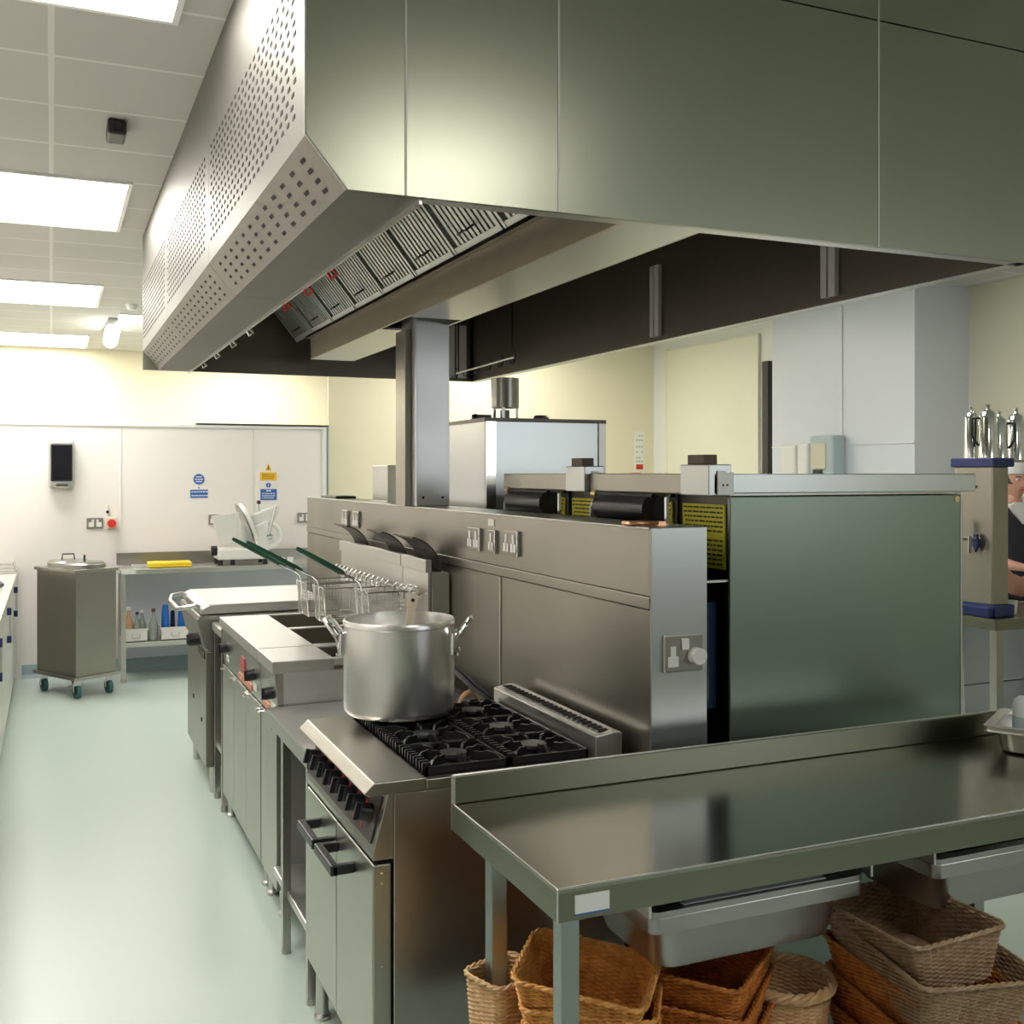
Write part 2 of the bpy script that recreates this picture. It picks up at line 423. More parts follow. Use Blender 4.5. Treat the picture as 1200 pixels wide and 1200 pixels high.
socket_x(sp, SX0, 5.62, 1.425, .12, .085); socket_x(sp, SX0, 5.40, 1.425, .12, .085)
bx(SX0-.003,SX0,3.53,3.585,1.475,1.500).build('paper_tag', offwhite, sp)
o = bx(1.490,1.612,SY0-.016,SY0-.004,1.135,1.235).build('socket_plate', palest, sp, bevel=.004)
bx(1.494,1.608,SY0-.018,SY0-.016,1.139,1.231).build('inlay', dullst, o)
m = MB(); m.box(1.505,1.512,SY0-.020,SY0-.018,1.158,1.172).box(1.520,1.527,SY0-.020,SY0-.018,1.158,1.172).box(1.512,1.520,SY0-.020,SY0-.018,1.18,1.20)
m.box(1.5,1.532,SY0-.0195,SY0-.018,1.15,1.178).box(1.508,1.524,SY0-.0195,SY0-.018,1.178,1.205).build('pin_holes', white, o)
bx(1.540,1.562,SY0-.026,SY0-.018,1.195,1.225).build('switch', white, o, bevel=.003)
MB().cyl((1.583,SY0-.018,1.178),(1.583,SY0-.045,1.178),.022,24).build('round_plug_cover', white, o, smooth=True)
# things lying on top of the service wall
tag(MB().tube([(1.49+.05*math.cos(a),2.56+.035*math.sin(a),SZ+.008) for a in [i*PI/10 for i in range(20)]],.006,8,closed=True).box(1.50,1.56,2.54,2.575,SZ+.001,SZ+.012).build('copper_bracket', copper, smooth=True),'small copper fitting lying on the near end of the service wall','fitting')
m = MB(); m.box(1.48,1.60,5.95,6.2,SZ+.001,SZ+.016).box(1.50,1.58,6.25,6.4,SZ+.001,SZ+.012)
tag(m.build('black_tray', black, bevel=.004),'flat black object lying on the far end of the service wall','tray')

# ================================================================= GAS RANGE
rg = thing('gas_range','stainless steel gas range with double oven doors under the stockpot','cooking range',(1.08,2.9,0))
RX0,RX1,RY0,RY1 = .725,1.430,2.54,3.275
bx(.778,RX1,RY0,RY1,.16,.872).build('body', steel, rg, bevel=.003)
for (a,b,s) in ((RY0+.004,2.905,1),(2.911,RY1-.004,-1)):
    d = bx(RX0,RX0+.048,a,b,.17,.700).build('oven_door', nmat('door_steel',(.47,.48,.42),.35,1,bump=(60,.05),var=(3,.06,.9),stretch=(1,1,.05)) if s==1 else bpy.data.materials['door_steel'], rg, bevel=.004)
    h0,h1 = ((2.715,2.885) if s==1 else (2.93,3.10))
    h = MB(); hz = .64
    for yy in (h0,h1): h.prism([(RX0,hz-.013),(RX0-.045,hz-.013),(RX0-.062,hz-.011),(RX0-.062,hz+.011),(RX0-.045,hz+.013),(RX0,hz+.013)],'y',yy-.011,yy+.011)
    h.box(RX0-.066,RX0-.044,h0-.011,h1+.011,hz-.014,hz+.014)
    h.build('handle', black, d, bevel=.004)
m = MB()
for z in (.68,.655,.45,.30): m.cyl((RX0+.022,RY0-.0005,z),(RX0+.022,RY0+.004,z),.0035,8)
m.build('hinge_screws', chrome, rg)
cp = MB().prism([(.768,.872),(.778,.872),(.778,.712),(RX0,.712),(RX0,.728),(.764,.872)],'y',RY0,RY1).build('control_panel', steel, rg, bevel=.002)
# dark fascia with knobs
d0,d1 = V((RX0,0,.728)),V((.764,0,.872)); pd = (d1-d0).normalized(); pn = V((-pd.z,0,pd.x))
def pp(s,t): q = d0+pd*s+pn*t; return (q.x,q.z)
MB().prism([pp(.018,.0),pp(.135,.0),pp(.135,.004),pp(.018,.004)],'y',RY0+.03,RY1-.02).build('fascia', nmat('dark_fascia',(.05,.035,.035),.3), cp)
for i in range(8):
    yy = RY0+.085+i*.082
    a = d0+pd*.078+pn*.004; b = a+pn*.030
    kn = MB(); kn.cyl((a.x,yy,a.z),(b.x,yy,b.z),.025,18,.021)
    e = b+pn*.012
    q = [(b.x+pd.x*s_*.021,b.z+pd.z*s_*.021) for s_ in (-1,1)]+[(e.x+pd.x*s_*.021,e.z+pd.z*s_*.021) for s_ in (1,-1)]
    kn.prism(q,'y',yy-.006,yy+.006)
    o = kn.build('knob', black, cp)
    MB().prism([pp(.03,.0045),pp(.125,.0045),pp(.125,.0055),pp(.03,.0055)],'y',yy+.036,yy+.044).build('red_mark', red, cp)
tp = MB().prism([(.715,.872),(.700,.880),(.727,.905),(.86,.905),(.86,.872)],'y',RY0-.006,RY1+.004)
tp.box(.86,RX1,RY0-.006,RY0+.02,.872,.900).box(.86,RX1,RY1-.015,RY1+.004,.872,.900)
tp.box(.86,RX1,RY0+.02,RY1-.015,.872,.884)
tp.build('hob_top', dullst, rg, bevel=.003)
rs = MB().prism([(1.345,.884),(1.345,.958),(1.40,.966),(1.425,.962),(1.425,.884)],'y',RY0+.005,RY1-.005).build('flue_riser', palest, rg, bevel=.004)
m = MB()
for i in range(22): m.box(1.365,1.395,RY0+.03+i*.031,RY0+.046+i*.031,.9645,.9675)
m.build('vent_slots', slotm, rs)
# burners & pan supports 2 x 3
BX = (.985,1.22); BY = (2.68,2.91,3.14)
for bxx in BX:
    for byy in BY:
        b_ = MB().lathe([(0,.884),(.055,.884),(.05,.898),(.034,.902),(.034,.912),(.040,.914),(.038,.922),(0,.924)],(bxx,byy,0),20).build('burner', iron, rg, smooth=True)
for byy in BY:
  for bxx in BX:
    g = MB(); x0,x1,y0,y1 = bxx-.115,bxx+.113,byy-.112,byy+.112; z0,z1 = .906,.926
    w = .007
    g.box(x0,x1,y0,y0+w,z0-.01,z1-.006).box(x0,x1,y1-w,y1,z0-.01,z1-.006).box(x0,x0+w,y0,y1,z0-.01,z1-.006).box(x1-w,x1,y0,y1,z0-.01,z1-.006)
    for q in range(8):
        a = q*PI/4; ca,sa = math.cos(a),math.sin(a)
        Lr = min(.11/max(abs(ca),1e-6),.11/max(abs(sa),1e-6)); r0 = .028 if q%2==0 else .05
        M = Matrix.Translation((bxx,byy,0)) @ Matrix.Rotation(a,4,'Z')
        g.prism([(r0,z0),(r0+.012,z1+.004),(Lr*.55,z1+.004),(Lr*.62,z1+.009),(Lr*.8,z1+.004),(Lr,z0),],'y',-.0035,.0035,M)
        g.box(Lr*.7,Lr*.78,-.0035,.0035,z0-.02,z1,M)
    for i in range(9): g.box(x0-.004,x0+.018,y0+.012+i*.024,y0+.018+i*.024,z0-.008,z1+.002)
    g.build('pan_support', iron, rg)
m = MB()
for (x,y_) in ((.80,RY1-.05),(.80,RY0+.05),(1.38,RY1-.05),(1.38,RY0+.05)):
    MB().lathe([(0,0),(.024,0),(.026,.012),(.02,.02),(.018,.16),(0,.16)],(x-.04 if x<1 else x,y_,0),16).build('leg', palest, rg, smooth=True)
m.bm.free()
# hoses and clutter behind the pot
tag(MB().tube([(1.30,3.56,.98),(1.31,3.48,.965),(1.33,3.40,.93),(1.36,3.33,.90),(1.39,3.30,.86)],.014,8).build('gas_hose', black, smooth=True),'black rubber hose looping behind the stockpot','hose')
tag(MB().tube([(1.33+.04*math.cos(a),3.44,.865+.045*math.sin(a)) for a in [i*PI/9 for i in range(18)]],.010,8,closed=True).build('hose_ring', nmat('tan_rubber',(.45,.27,.12),.6), smooth=True),'tan rubber ring wedged behind the cooker by the black hose','ring')

# ================================================================= STOCKPOT
pc = V((.982,3.15,.936)); pr = .169; ph = .285
Rv = V((.918,-.396,0))
pot = thing('stockpot','large dented aluminium stockpot standing on the gas range','pot',pc)
MB().lathe([(0,0),(pr-.012,0),(pr-.002,.01),(pr,.02),(pr,ph-.02),(pr+.002,ph-.018),(pr+.002,ph-.006),(pr-.001,ph),(pr-.005,ph),(pr-.007,ph-.01),(pr-.006,.02),(pr-.02,.006),(0,.005)],pc,72).build('pot_body', alu, pot, smooth=True)
for sg in (-1,1):
    d = Rv*sg; s_ = V((-d.y,d.x,0)); base = pc+d*pr
    m = MB(); pts = []
    for q in (-1,1): pass
    hw = .05
    zt = ph-.055
    pts = [base+s_*-hw+V((0,0,zt-.045)), base+s_*-hw+d*.012+V((0,0,zt)), base+s_*-hw+d*.038+V((0,0,zt+.035)), base+s_*-hw*.7+d*.052+V((0,0,zt+.052)),
           base+s_*hw*.7+d*.052+V((0,0,zt+.052)), base+s_*hw+d*.038+V((0,0,zt+.035)), base+s_*hw+d*.012+V((0,0,zt)), base+s_*hw+V((0,0,zt-.045))]
    m.tube(pts,[.010,.009,.008,.008,.008,.008,.009,.010],10)
    for q in (-1,1):
        c = base+s_*hw*q+V((0,0,zt-.02)); m.lathe([(0,-.035),(.012,-.03),(.014,0),(.010,.035),(0,.04)],c,10)
        for dz in (-.03,.015): m.lathe([(0,-.007),(.006,-.005),(.008,0),(.006,.005),(0,.007)],c+d*.010+V((0,0,dz)),8)
    m.build('handle', chrome, pot, smooth=True)
# spoon in the pot
t = thing('serving_spoon','metal spoon handle poking up out of the stockpot','spoon',pc+V((.0,0,.02)))
b = pc+V((.01,.06,.03)); e = pc+V((.085,.115,.345))
m = MB(); dd = (e-b).normalized(); sd = Rv
for (w,h_,a,c2) in ((.009,.002,.05,.80),):
    for i in range(1): pass
pr_ = [(b+(e-b)*f_, w_) for f_,w_ in ((.12,.006),(.6,.007),(.8,.010),(.88,.016),(.95,.017),(1,.010))]
R1 = [];
for p,w_ in pr_: R1.append([p-sd*w_-V((0,.002,0)), p+sd*w_-V((0,.002,0)), p+sd*w_+V((0,.002,0)), p-sd*w_+V((0,.002,0))])
g_ = m.grid(R1); m.face(g_[0][::-1]); m.face(g_[-1])
m.build('handle', nmat('worn_spoon_metal',(.45,.38,.29),.4,.2), t)
MB().lathe([(0,-.012),(.02,-.008),(.032,.004),(.035,.012),(.031,.012),(.018,-.002),(0,-.006)],b+V((0,0,.02)),18,sy=.8).build('bowl', chrome, t, smooth=True)
pe = b+(e-b)*.93
MB().cyl(pe-V((0,.0045,0)),pe+V((0,.0035,0)),.006,10).build('hang_hole', slotm, t)

# ================================================================= INFILL TABLE between range and fryer
t = thing('infill_table','low stainless infill table between range and near fryer','table',(1.07,3.64,0))
bx(.73,1.43,3.30,3.975,.79,.80).build('tabletop', palest, t)
MB().box(.73,.735,3.30,3.975,.745,.79).build('front_fascia', steel, t)
bx(.75,1.42,3.32,3.95,.19,.22).build('undershelf', palest, t, bevel=.004)
for x,y_ in ((.735,3.70),(.735,3.31),(1.40,3.70),(1.40,3.31)):
    MB().box(x,x+.028,y_,y_+.028,.02,.745).cyl((x+.014,y_+.014,0),(x+.014,y_+.014,.02),.016,10).build('leg', steel, t)
bx(1.35,1.38,3.50,3.97,.80,.87).build('pipe_cover', black, t)

# ================================================================= FRYERS
def fryer(name,label,y0,y1,ntank,group='deep fryers'):
    t = thing(name,label,'deep fryer',(1.1,(y0+y1)/2,0),group)
    X0,X1,Z = .765,1.36,.965
    tx0,tx1 = .985,1.30
    # body as shell round the tanks
    bx(X0+.02,X1,y0+.003,y1-.003,.10,.74).build('body', nmat('fryer_side_steel',(.68,.69,.70),.4,1,var=(3,.06,.9)) if 'fryer_side_steel' not in bpy.data.materials else bpy.data.materials['fryer_side_steel'], t, bevel=.002)
    m = MB(); m.box(X0+.03,tx0,y0+.003,y1-.003,.74,Z-.045).box(tx1,X1,y0+.003,y1-.003,.74,Z-.045).box(tx0,tx1,y0+.003,y0+.03,.74,Z-.045).box(tx0,tx1,y1-.03,y1-.003,.74,Z-.045)
    m.build('upper_body', bpy.data.materials['fryer_side_steel'], t)
    m = MB(); m.box(X0-.012,tx0,y0,y1,Z-.045,Z).box(tx1,X1,y0,y1,Z-.03,Z).box(tx0,tx1,y0,y0+.03,Z-.03,Z).box(tx0,tx1,y1-.03,y1,Z-.03,Z)
    ty = []
    w = (y1-y0-.06)/ntank
    for i in range(ntank):
        a = y0+.03+i*w; ty.append((a,a+w))
        if i: m.box(tx0,tx1,a-.02,a+.02,Z-.03,Z)
    m.build('worktop', palest, t, bevel=.003)
    for a,b in ty:
        k = MB(); a+=.02; b-=.02
        k.box(tx0,tx0+.004,a,b,.75,Z-.004).box(tx1-.004,tx1,a,b,.75,Z-.004).box(tx0,tx1,a,a+.004,.75,Z-.004).box(tx0,tx1,b-.004,b,.75,Z-.004)
        q = k.build('tank', dullst, t)
        bx(tx0+.004,tx1-.004,a+.004,b-.004,.75,Z-.10).build('oil', oil, q)
        k = MB()
        for j in range(2): k.tube([(tx0+.03,a+.05+j*.06,Z-.02),(tx0+.2,a+.05+j*.06,Z-.02),(tx0+.28,a+.05+j*.06,Z-.03)],.005,6)
        k.build('heating_rods', darkst, q, smooth=True)
    # sloped control panel
    c = MB().prism([(X0+.03,.92),(X0-.002,.92),(X0-.002,.905),(X0+.012,.74),(X0+.03,.74)],'y',y0+.004,y1-.004).build('control_panel', steel, t, bevel=.002)
    kn = [y0+.07] if y1-y0<.5 else [y0+.13,y1-.17]
    for yy in kn:
        o = MB().cyl((X0+.008,yy,.84),(X0-.030,yy,.835),.024,16).box(X0-.040,X0-.028,yy-.006,yy+.006,.815,.858).build('knob', black, c, smooth=False)
        MB().box(X0+.002,X0+.006,yy-.035,yy+.035,.775,.80).build('scale_plate', white, c)
    if y1-y0>.5:
        bx(X0-.002,X0+.004,y0+.36,y0+.45,.80,.865).build('red_switch', nmat('dull_red',(.42,.06,.05),.4), c)
        bx(X0+.003,X0+.009,y0+.22,y0+.55,.752,.778).build('orange_sticker', orange, c)
    else: bx(X0+.003,X0+.009,y0+.15,y0+.28,.752,.775).build('orange_sticker', orange, c)
    nd = 1 if y1-y0<.5 else 3
    w = (y1-y0-.01)/nd
    for i in range(nd):
        d = bx(X0+.004,X0+.02,y0+.005+i*w+.002,y0+.005+(i+1)*w-.002,.11,.735).build('door', bpy.data.materials['door_steel'], t, bevel=.002)
        for yy in (y0+.02+i*w,y0+w-.02+i*w): MB().cyl((X0+.004,yy+.01,.715),(X0-.010,yy+.01,.715),.007,8).build('screw', chrome, d)
    for x in (X0+.04,X1-.05):
        for yy in (y0+.05,y1-.05): MB().lathe([(0,0),(.022,0),(.024,.012),(.016,.02),(.016,.10),(0,.10)],(x,yy,0),12).build('leg', palest, t, smooth=True)
    # splashback, flue box
    s_ = MB().box(1.36,1.372,y0,y1,.965,1.275).box(1.350,1.375,y0,y1,1.275,1.325).build('splashback', palest, t, bevel=.002)
    bx(1.375,1.450,y0,y1,.30,1.272).build('flue_box', palest, t, bevel=.003)
    r = MB().tube([(1.325,y0+.01,1.19),(1.325,y1-.01,1.19)],.006,8)
    for j in range(max(5,int((y1-y0)/.075))):
        yy = y0+.02+j*.073
        if yy > y1-.02: break
        r.tube([(1.335,yy,1.175),(1.322,yy,1.205),(1.305,yy,1.215),(1.290,yy,1.20),(1.288,yy,1.165)],.004,6)
    for yy in (y0+.02,y1-.02): r.tube([(1.325,yy,1.19),(1.36,yy,1.19)],.004,6)
    r.build('basket_rail', steel, t, smooth=True)
    fl_ = [(y0+y1)/2] if y1-y0<.5 else [y0+.24,y0+.84]
    for yy in fl_:
        m = MB(); w2 = .135 if y1-y0<.5 else .12
        out = []
        for (rr) in (.145,.139):
            out.append([(1.425-.145+rr*math.cos(a), 1.272+rr*math.sin(a)*1.0) for a in [i*(PI*.44)/10 for i in range(11)]])
        m.prism(out[0]+out[1][::-1],'y',yy-w2,yy+w2)
        m.build('curved_flue_hood', nmat('burnt_flue_metal',(.030,.020,.014),.5,0) if 'burnt_flue_metal' not in bpy.data.materials else bpy.data.materials['burnt_flue_metal'], t)
    return t
fryer('deep_fryer','narrow single tank deep fryer nearest the gas range',3.985,4.31,1)
fryer('deep_fryer','wide twin tank deep fryer with three doors and red switch',4.318,5.35,2)

# wire baskets
def wire_basket(label, yc, zt, hx=.345, w=.20, x0=1.03, x1=1.30, dep=.15, gl=1.):
    t = thing('fryer_basket',label,'fryer basket',(x0,yc,zt-dep),'wire fryer baskets')
    y0,y1 = yc-w/2,yc+w/2; zb = zt-dep
    m = MB()
    def loop(z,e): m.tube([(x0+e,y0+e,z),(x1-e,y0+e,z),(x1-e,y1-e,z),(x0+e,y1-e,z)],.0032,6,closed=True)
    loop(zt,0); loop(zb,.015)
    for px_,py_,ex,ey in ((x0,y0,.015,.015),(x1,y0,-.015,.015),(x1,y1,-.015,-.015),(x0,y1,.015,-.015)): m.tube([(px_,py_,zt),(px_+ex,py_+ey,zb)],.003,6)
    m.build('rim_frame', chrome, t, smooth=True)
    m = MB(); r = .0011; n = 4
    k = 18
    for i in range(k+1):
        x = x0+(x1-x0)*i/k; xb = x0+.015+(x1-x0-.03)*i/k
        m.tube([(x,y0,zt),(xb,y0+.015,zb),(xb,y1-.015,zb),(x,y1,zt)],r,n)
    k2 = 13
    for i in range(k2+1):
        yy = y0+(y1-y0)*i/k2; yb = y0+.015+(y1-y0-.03)*i/k2
        m.tube([(x0,yy,zt),(x0+.015,yb,zb),(x1-.015,yb,zb),(x1,yy,zt)],r,n)
    for i in range(1,10):
        f = i/10; e = .015*f; z = zt-dep*f
        m.tube([(x0+e,y0+e,z),(x1-e,y0+e,z),(x1-e,y1-e,z),(x0+e,y1-e,z)],r,n,closed=True)
    m.build('wire_mesh', palest, t)
    hk = MB()
    for yy in (yc-.04,yc+.04): hk.tube([(x1,yy,zt-.005),(x1+.012,yy,zt+.012),(x1+.025,yy,zt+.008)],.003,6)
    hk.build('hook', chrome, t, smooth=True)
    hx0 = x0; ze = zt+.03
    g = MB()
    for s_ in (-1,1):
        g.tube([(x0,yc+s_*.035,zb+.01),(x0-.006,yc+s_*.035,zt),(x0-.012,yc+s_*.030,ze),(x0-.03,yc+s_*.012,ze+.018),(x0-.10,yc+s_*.009,ze+.052)],.0035,6)
    g.build('handle_wire', chrome, t, smooth=True)
    a = V((x0-.07,yc,ze+.040)); d_ = V((-.235,0,.132))*gl
    MB().tube([a,a+d_*.1,a+d_*.6,a+d_*.95,a+d_],[.008,.012,.011,.009,.006],10).build('green_grip', green, t, smooth=True)
wire_basket('wire fryer basket with green grip, nearest, above the single fryer', 4.13, 1.20, x0=1.13, x1=1.325, gl=.8)
wire_basket('wire fryer basket with green grip, middle one of the three', 4.57, 1.175, x0=1.06)
wire_basket('wire fryer basket with green grip, farthest of the three', 4.82, 1.175, x0=1.04)

# narrow stand between fryer and bratt pan
t = thing('filler_stand','narrow open steel stand between twin fryer and bratt pan','stand',(1.0,5.5,0))
bx(.76,1.40,5.365,5.66,.86,.90).build('tabletop', palest, t, bevel=.003)
bx(.78,1.38,5.38,5.64,.26,.29).build('undershelf', palest, t)
for x in (.77,1.36):
    for yy in (5.375,5.62): MB().box(x,x+.028,yy,yy+.028,.03,.86).cyl((x+.014,yy+.014,0),(x+.014,yy+.014,.03),.018,10).build('leg', steel, t)

# ================================================================= BRATT PAN
t = thing('bratt_pan','stainless bratt pan with closed lid and loop handle','bratt pan',(1.1,6.1,0))
bx(.735,1.40,5.70,6.50,.14,.74).build('cabinet', dullst, t, bevel=.004)
MB().prism([(.69,.905),(.725,.76),(.745,.742),(1.40,.742),(1.40,.93),(.70,.93)],'y',5.70,6.50).build('pan_body', steel, t, bevel=.005)
ld = MB().prism([(.71,.935),(.71,.965),(.75,.985),(1.37,.985),(1.40,.965),(1.40,.935)],'y',5.69,6.51).build('lid', palest, t, bevel=.006)
MB().tube([(.74,5.78,.95),(.69,5.77,.975),(.635,5.78,.965),(.615,5.88,.95),(.615,6.28,.95),(.635,6.38,.965),(.69,6.39,.975),(.74,6.38,.95)],.012,10).build('loop_handle', palest, ld, smooth=True)
MB().cyl((.728,5.84,.79),(.665,5.84,.79),.035,20).cyl((.665,5.84,.79),(.655,5.84,.79),.028,20).build('tilt_wheel', black, t, smooth=True)
MB().box(.729,.735,5.73,5.98,.70,.735).build('dark_joint', gapm, t)
m = MB()
for yy,z in ((6.2,.42),(5.85,.36)): m.cyl((.728,yy,z),(.735,yy,z),.012,10)
m.build('screws', brown, t)
for x in (.78,1.34):
    for yy in (5.75,6.45): MB().cyl((x,yy,0),(x,yy,.14),.02,12).build('leg', palest, t)

# ================================================================= FAR TABLE
ft_ = thing('prep_table','long stainless prep table against the white partition','table',(1.25,9.25,0))
FX0,FX1 = .50,2.20
bx(FX0,FX1,9.0,9.49,.862,.90).build('tabletop', palest, ft_, bevel=.003)
bx(FX0,FX1,9.478,9.50,.90,1.0).build('upstand', steel, ft_)
bx(FX0+.02,FX1-.02,9.02,9.47,.275,.315).build('undershelf', palest, ft_, bevel=.003)
bx(FX0+.03,FX1-.03,9.462,9.468,.12,.86).build('back_panel', nmat('pale_grey_panel',(.60,.63,.68),.4), ft_)
for x in (FX0+.01,FX1-.05):
    for yy in (9.01,9.44): MB().box(x,x+.036,yy,yy+.036,.03,.862).cyl((x+.018,yy+.018,0),(x+.018,yy+.018,.03),.022,10).build('leg', palest, ft_)
bx(.51,.62,8.996,9.0,.866,.896).build('blank_label', white, ft_)
t = thing('cutting_board','long bright yellow cutting board lying on the far table','board',(.9,9.15,.90))
bx(.72,1.06,9.06,9.24,.902,.945).build('board', yellow, t, bevel=.012)
tag(MB().tube([(.60,9.18,.915),(.72,9.17,.915)],.012,8).build('knife_sharpener', chrome, smooth=True),'thin metal tool left of the yellow board','tool')
# crates
def crate(x0,x1,label):
    t = thing('white_crate',label,'crate',((x0+x1)/2,9.15,.315),'white plastic crates under the far table')
    m = MB(); z0,z1 = .317,.42; y0,y1 = 9.04,9.26
    m.box(x0,x1,y0,y1,z0,z0+.006).box(x0,x1,y0,y0+.006,z0,z1).box(x0,x1,y1-.006,y1,z0,z1).box(x0,x0+.006,y0,y1,z0,z1).box(x1-.006,x1,y0,y1,z0,z1)
    m.box(x0-.006,x1+.006,y0-.006,y0,z1-.014,z1)
    m.build('tub', offwhite, t)
    c=(x0+x1)/2
    MB().tube([(c-.03,y0-.002,z0+.06),(c-.03,y0-.006,z0+.03),(c+.03,y0-.006,z0+.03),(c+.03,y0-.002,z0+.06)],.0035,6).build('handle', greypl, t)
crate(.535,.715,'white plastic crate holding sauce bottles, left under the far table')
crate(.81,1.04,'white plastic crate below the blue cup stacks')
def bottle(x,y_,z,label,h,r,m1,capm,liquid=None):
    t = thing('bottle',label,'bottle',(x,y_,z),'bottles under the far table')
    MB().lathe([(0,0),(r,0),(r,.45*h),(r*.85,.55*h),(r*.4,.75*h),(r*.35,.9*h),(0,.9*h)],(x,y_,z),16).build('glass_body', m1, t, smooth=True)
    MB().lathe([(0,.9*h),(r*.42,.9*h),(r*.42,h),(0,h)],(x,y_,z),12).build('cap', capm, t)
    if liquid: MB().lathe([(r*1.01,.05*h),(r*1.03,.06*h),(r*1.03,.28*h),(r*1.01,.29*h)],(x,y_,z),16).build('label_band', liquid, t)
bottle(.575,9.15,.325,'amber sauce bottle with white cap in the left crate',.26,.036,nmat('pale_amber',(.62,.36,.2),.2),white,amber)
bottle(.638,9.13,.325,'dark blue capped bottle in the left crate beside the amber one',.22,.03,glassm,navy)
bottle(.678,9.17,.325,'grey bottle with white cap at right end of left crate',.23,.032,glassm,white)
bottle(.762,9.12,.317,'grey glass bottle standing between the two crates',.25,.036,glassm,brown)
def cups(x,y_,label,n=9,z=.325):
    t = thing('cup_stack',label,'stack of cups',(x,y_,z),'stacks of blue cups')
    for k in range(n):
        z0 = z+k*.026
        MB().lathe([(0,0),(.038-.001*k,0),(.034-.001*k,.025)]+[(.030-.001*k,.06 if k==n-1 else .026),(0,.06 if k==n-1 else .026)],(x,y_,z0),18).build('cup', blue, t, smooth=True)
cups(.855,9.12,'tall stack of bright blue cups, left one in the right crate')
cups(.985,9.13,'tall stack of bright blue cups, right one partly behind bratt handle')
tag(MB().lathe([(0,0),(.022,0),(.018,.2),(.01,.21),(0,.21)],(.92,9.2,.325),14).build('dark_blue_bottle', navy2, smooth=True),'dark blue bottle between the two blue cup stacks','bottle')

# slicer
t = thing('meat_slicer','white enamel meat slicer with round blade on the far table','slicer',(1.27,9.2,.90))
MB().box(1.08,1.50,9.08,9.35,.945,1.035).build('base', offwhite, t, bevel=.012)
for x,yy in ((1.10,9.10),(1.20,9.10),(1.47,9.10),(1.10,9.33),(1.47,9.33)): MB().cyl((x,yy,.902),(x,yy,.947),.02,12).build('foot', black, t)
MB().cyl((1.08,9.16,1.02),(1.035,9.16,1.02),.042,20).build('thickness_knob', black, t, smooth=True)
MB().prism([(1.03,1.31),(1.26,1.34),(1.25,1.09),(1.11,1.06)],'y',9.14,9.155).build('gauge_plate', offwhite, t, bevel=.004)
M = Matrix.Translation((1.30,9.17,1.26)) @ Matrix.Rotation(math.radians(66),4,'Y')
MB().lathe([(0,-.008),(.10,-.006),(.165,0),(.10,.02),(0,.025)],(0,0,0),36,M=M).build('blade', palest, t, smooth=True)
M = Matrix.Translation((1.33,9.20,1.24)) @ Matrix.Rotation(math.radians(66),4,'Y')
MB().lathe([(.14,-.005),(.175,-.005),(.18,.01),(.175,.03),(.15,.03)],(0,0,0),36,M=M).build('blade_guard', offwhite, t, smooth=True)
MB().prism([(1.33,1.30),(1.58,1.40),(1.60,1.36),(1.56,1.28),(1.40,1.17)],'y',9.12,9.24).build('carriage', offwhite, t, bevel=.01)
MB().prism([(1.38,1.22),(1.49,1.27),(1.50,1.02),(1.40,1.02)],'y',9.10,9.20).build('meat_pusher', white, t, bevel=.01)
MB().tube([(1.515+.085*math.cos(a),9.15,1.14+.10*math.sin(a)) for a in [i*PI/14 for i in range(28)]],.020,10,closed=True).build('ring_guard', white, t, smooth=True)
MB().tube([(1.50,9.12,1.14),(1.53,9.12,1.26),(1.555,9.12,1.38)],.012,8).cyl((1.48,9.11,1.13),(1.53,9.11,1.13),.022).build('arm', chrome, t, smooth=True)
MB().lathe([(0,-.018),(.016,-.01),(.018,0),(.014,.016),(0,.02)],(1.42,9.13,1.42),14).build('knob', black, t, smooth=True)
MB().tube([(1.42,9.13,1.40),(1.43,9.14,1.34)],.006,8).build('knob_stem', chrome, t)
bx(1.30,1.375,9.14,9.3,1.03,1.24).build('motor_column', greypl, t, bevel=.01)
t.location.x += .19
for i,(x,hh) in enumerate(((1.80,.05),(1.87,.05))):
    tag(MB().lathe([(0,0),(.02,0),(.026,hh),(.023,hh),(.018,.005),(0,.005)],(x,9.1,.902),16).build('paper_cup', white, smooth=True),('small white cup on the far table, left of the pair','small white cup on the far table, right of the pair')[i],'cup','small white cups')

# ================================================================= TROLLEY
def rotbox(m, N, e1, e2, l1, l2, z0, z1, i=0.):
    p = [N+e1*i+e2*i, N+e1*(l1-i)+e2*i, N+e1*(l1-i)+e2*(l2-i), N+e1*i+e2*(l2-i)]
    m.prism([(q.x,q.y) for q in p],'z',z0,z1)
N = V((.165,8.46,0)); e1 = V((.87,.49,0)); e2 = V((-.49,.87,0))
t = thing('plate_trolley','stainless steel lidded trolley on four blue-tyred castors','trolley',N+e1*.17+e2*.28)
m = MB(); rotbox(m,N,e1,e2,.34,.56,.165,.93,.006); m.build('cabinet', dullst, t, bevel=.004)
m = MB(); rotbox(m,N,e1,e2,.34,.56,.93,.955,-.01); m.build('top_rim', steel, t, bevel=.004)
m = MB(); rotbox(m,N,e1,e2,.34,.56,.14,.165,-.015); m.build('bumper_frame', steel, t, bevel=.004)
for a,b in ((.16,.15),(.18,.41)):
    c = N+e1*a+e2*b
    o = MB().lathe([(.148,.956),(.15,.985),(.14,.992),(.135,1.0),(0,1.004)],(c.x,c.y,0),32).build('lid', steel, t, smooth=True)
    if b>.3: MB().tube([(c.x-.045,c.y,1.0),(c.x-.04,c.y,1.045),(c.x+.04,c.y,1.045),(c.x+.045,c.y,1.0)],.006,8).build('lid_handle', rubber, o, smooth=True)
    else: MB().tube([c+V((0,-.03,1.0)),c+V((0,-.02,1.045)),c+V((0,.03,1.045)),c+V((0,.04,1.0))],.008,8).build('lid_handle', rubber, o, smooth=True)
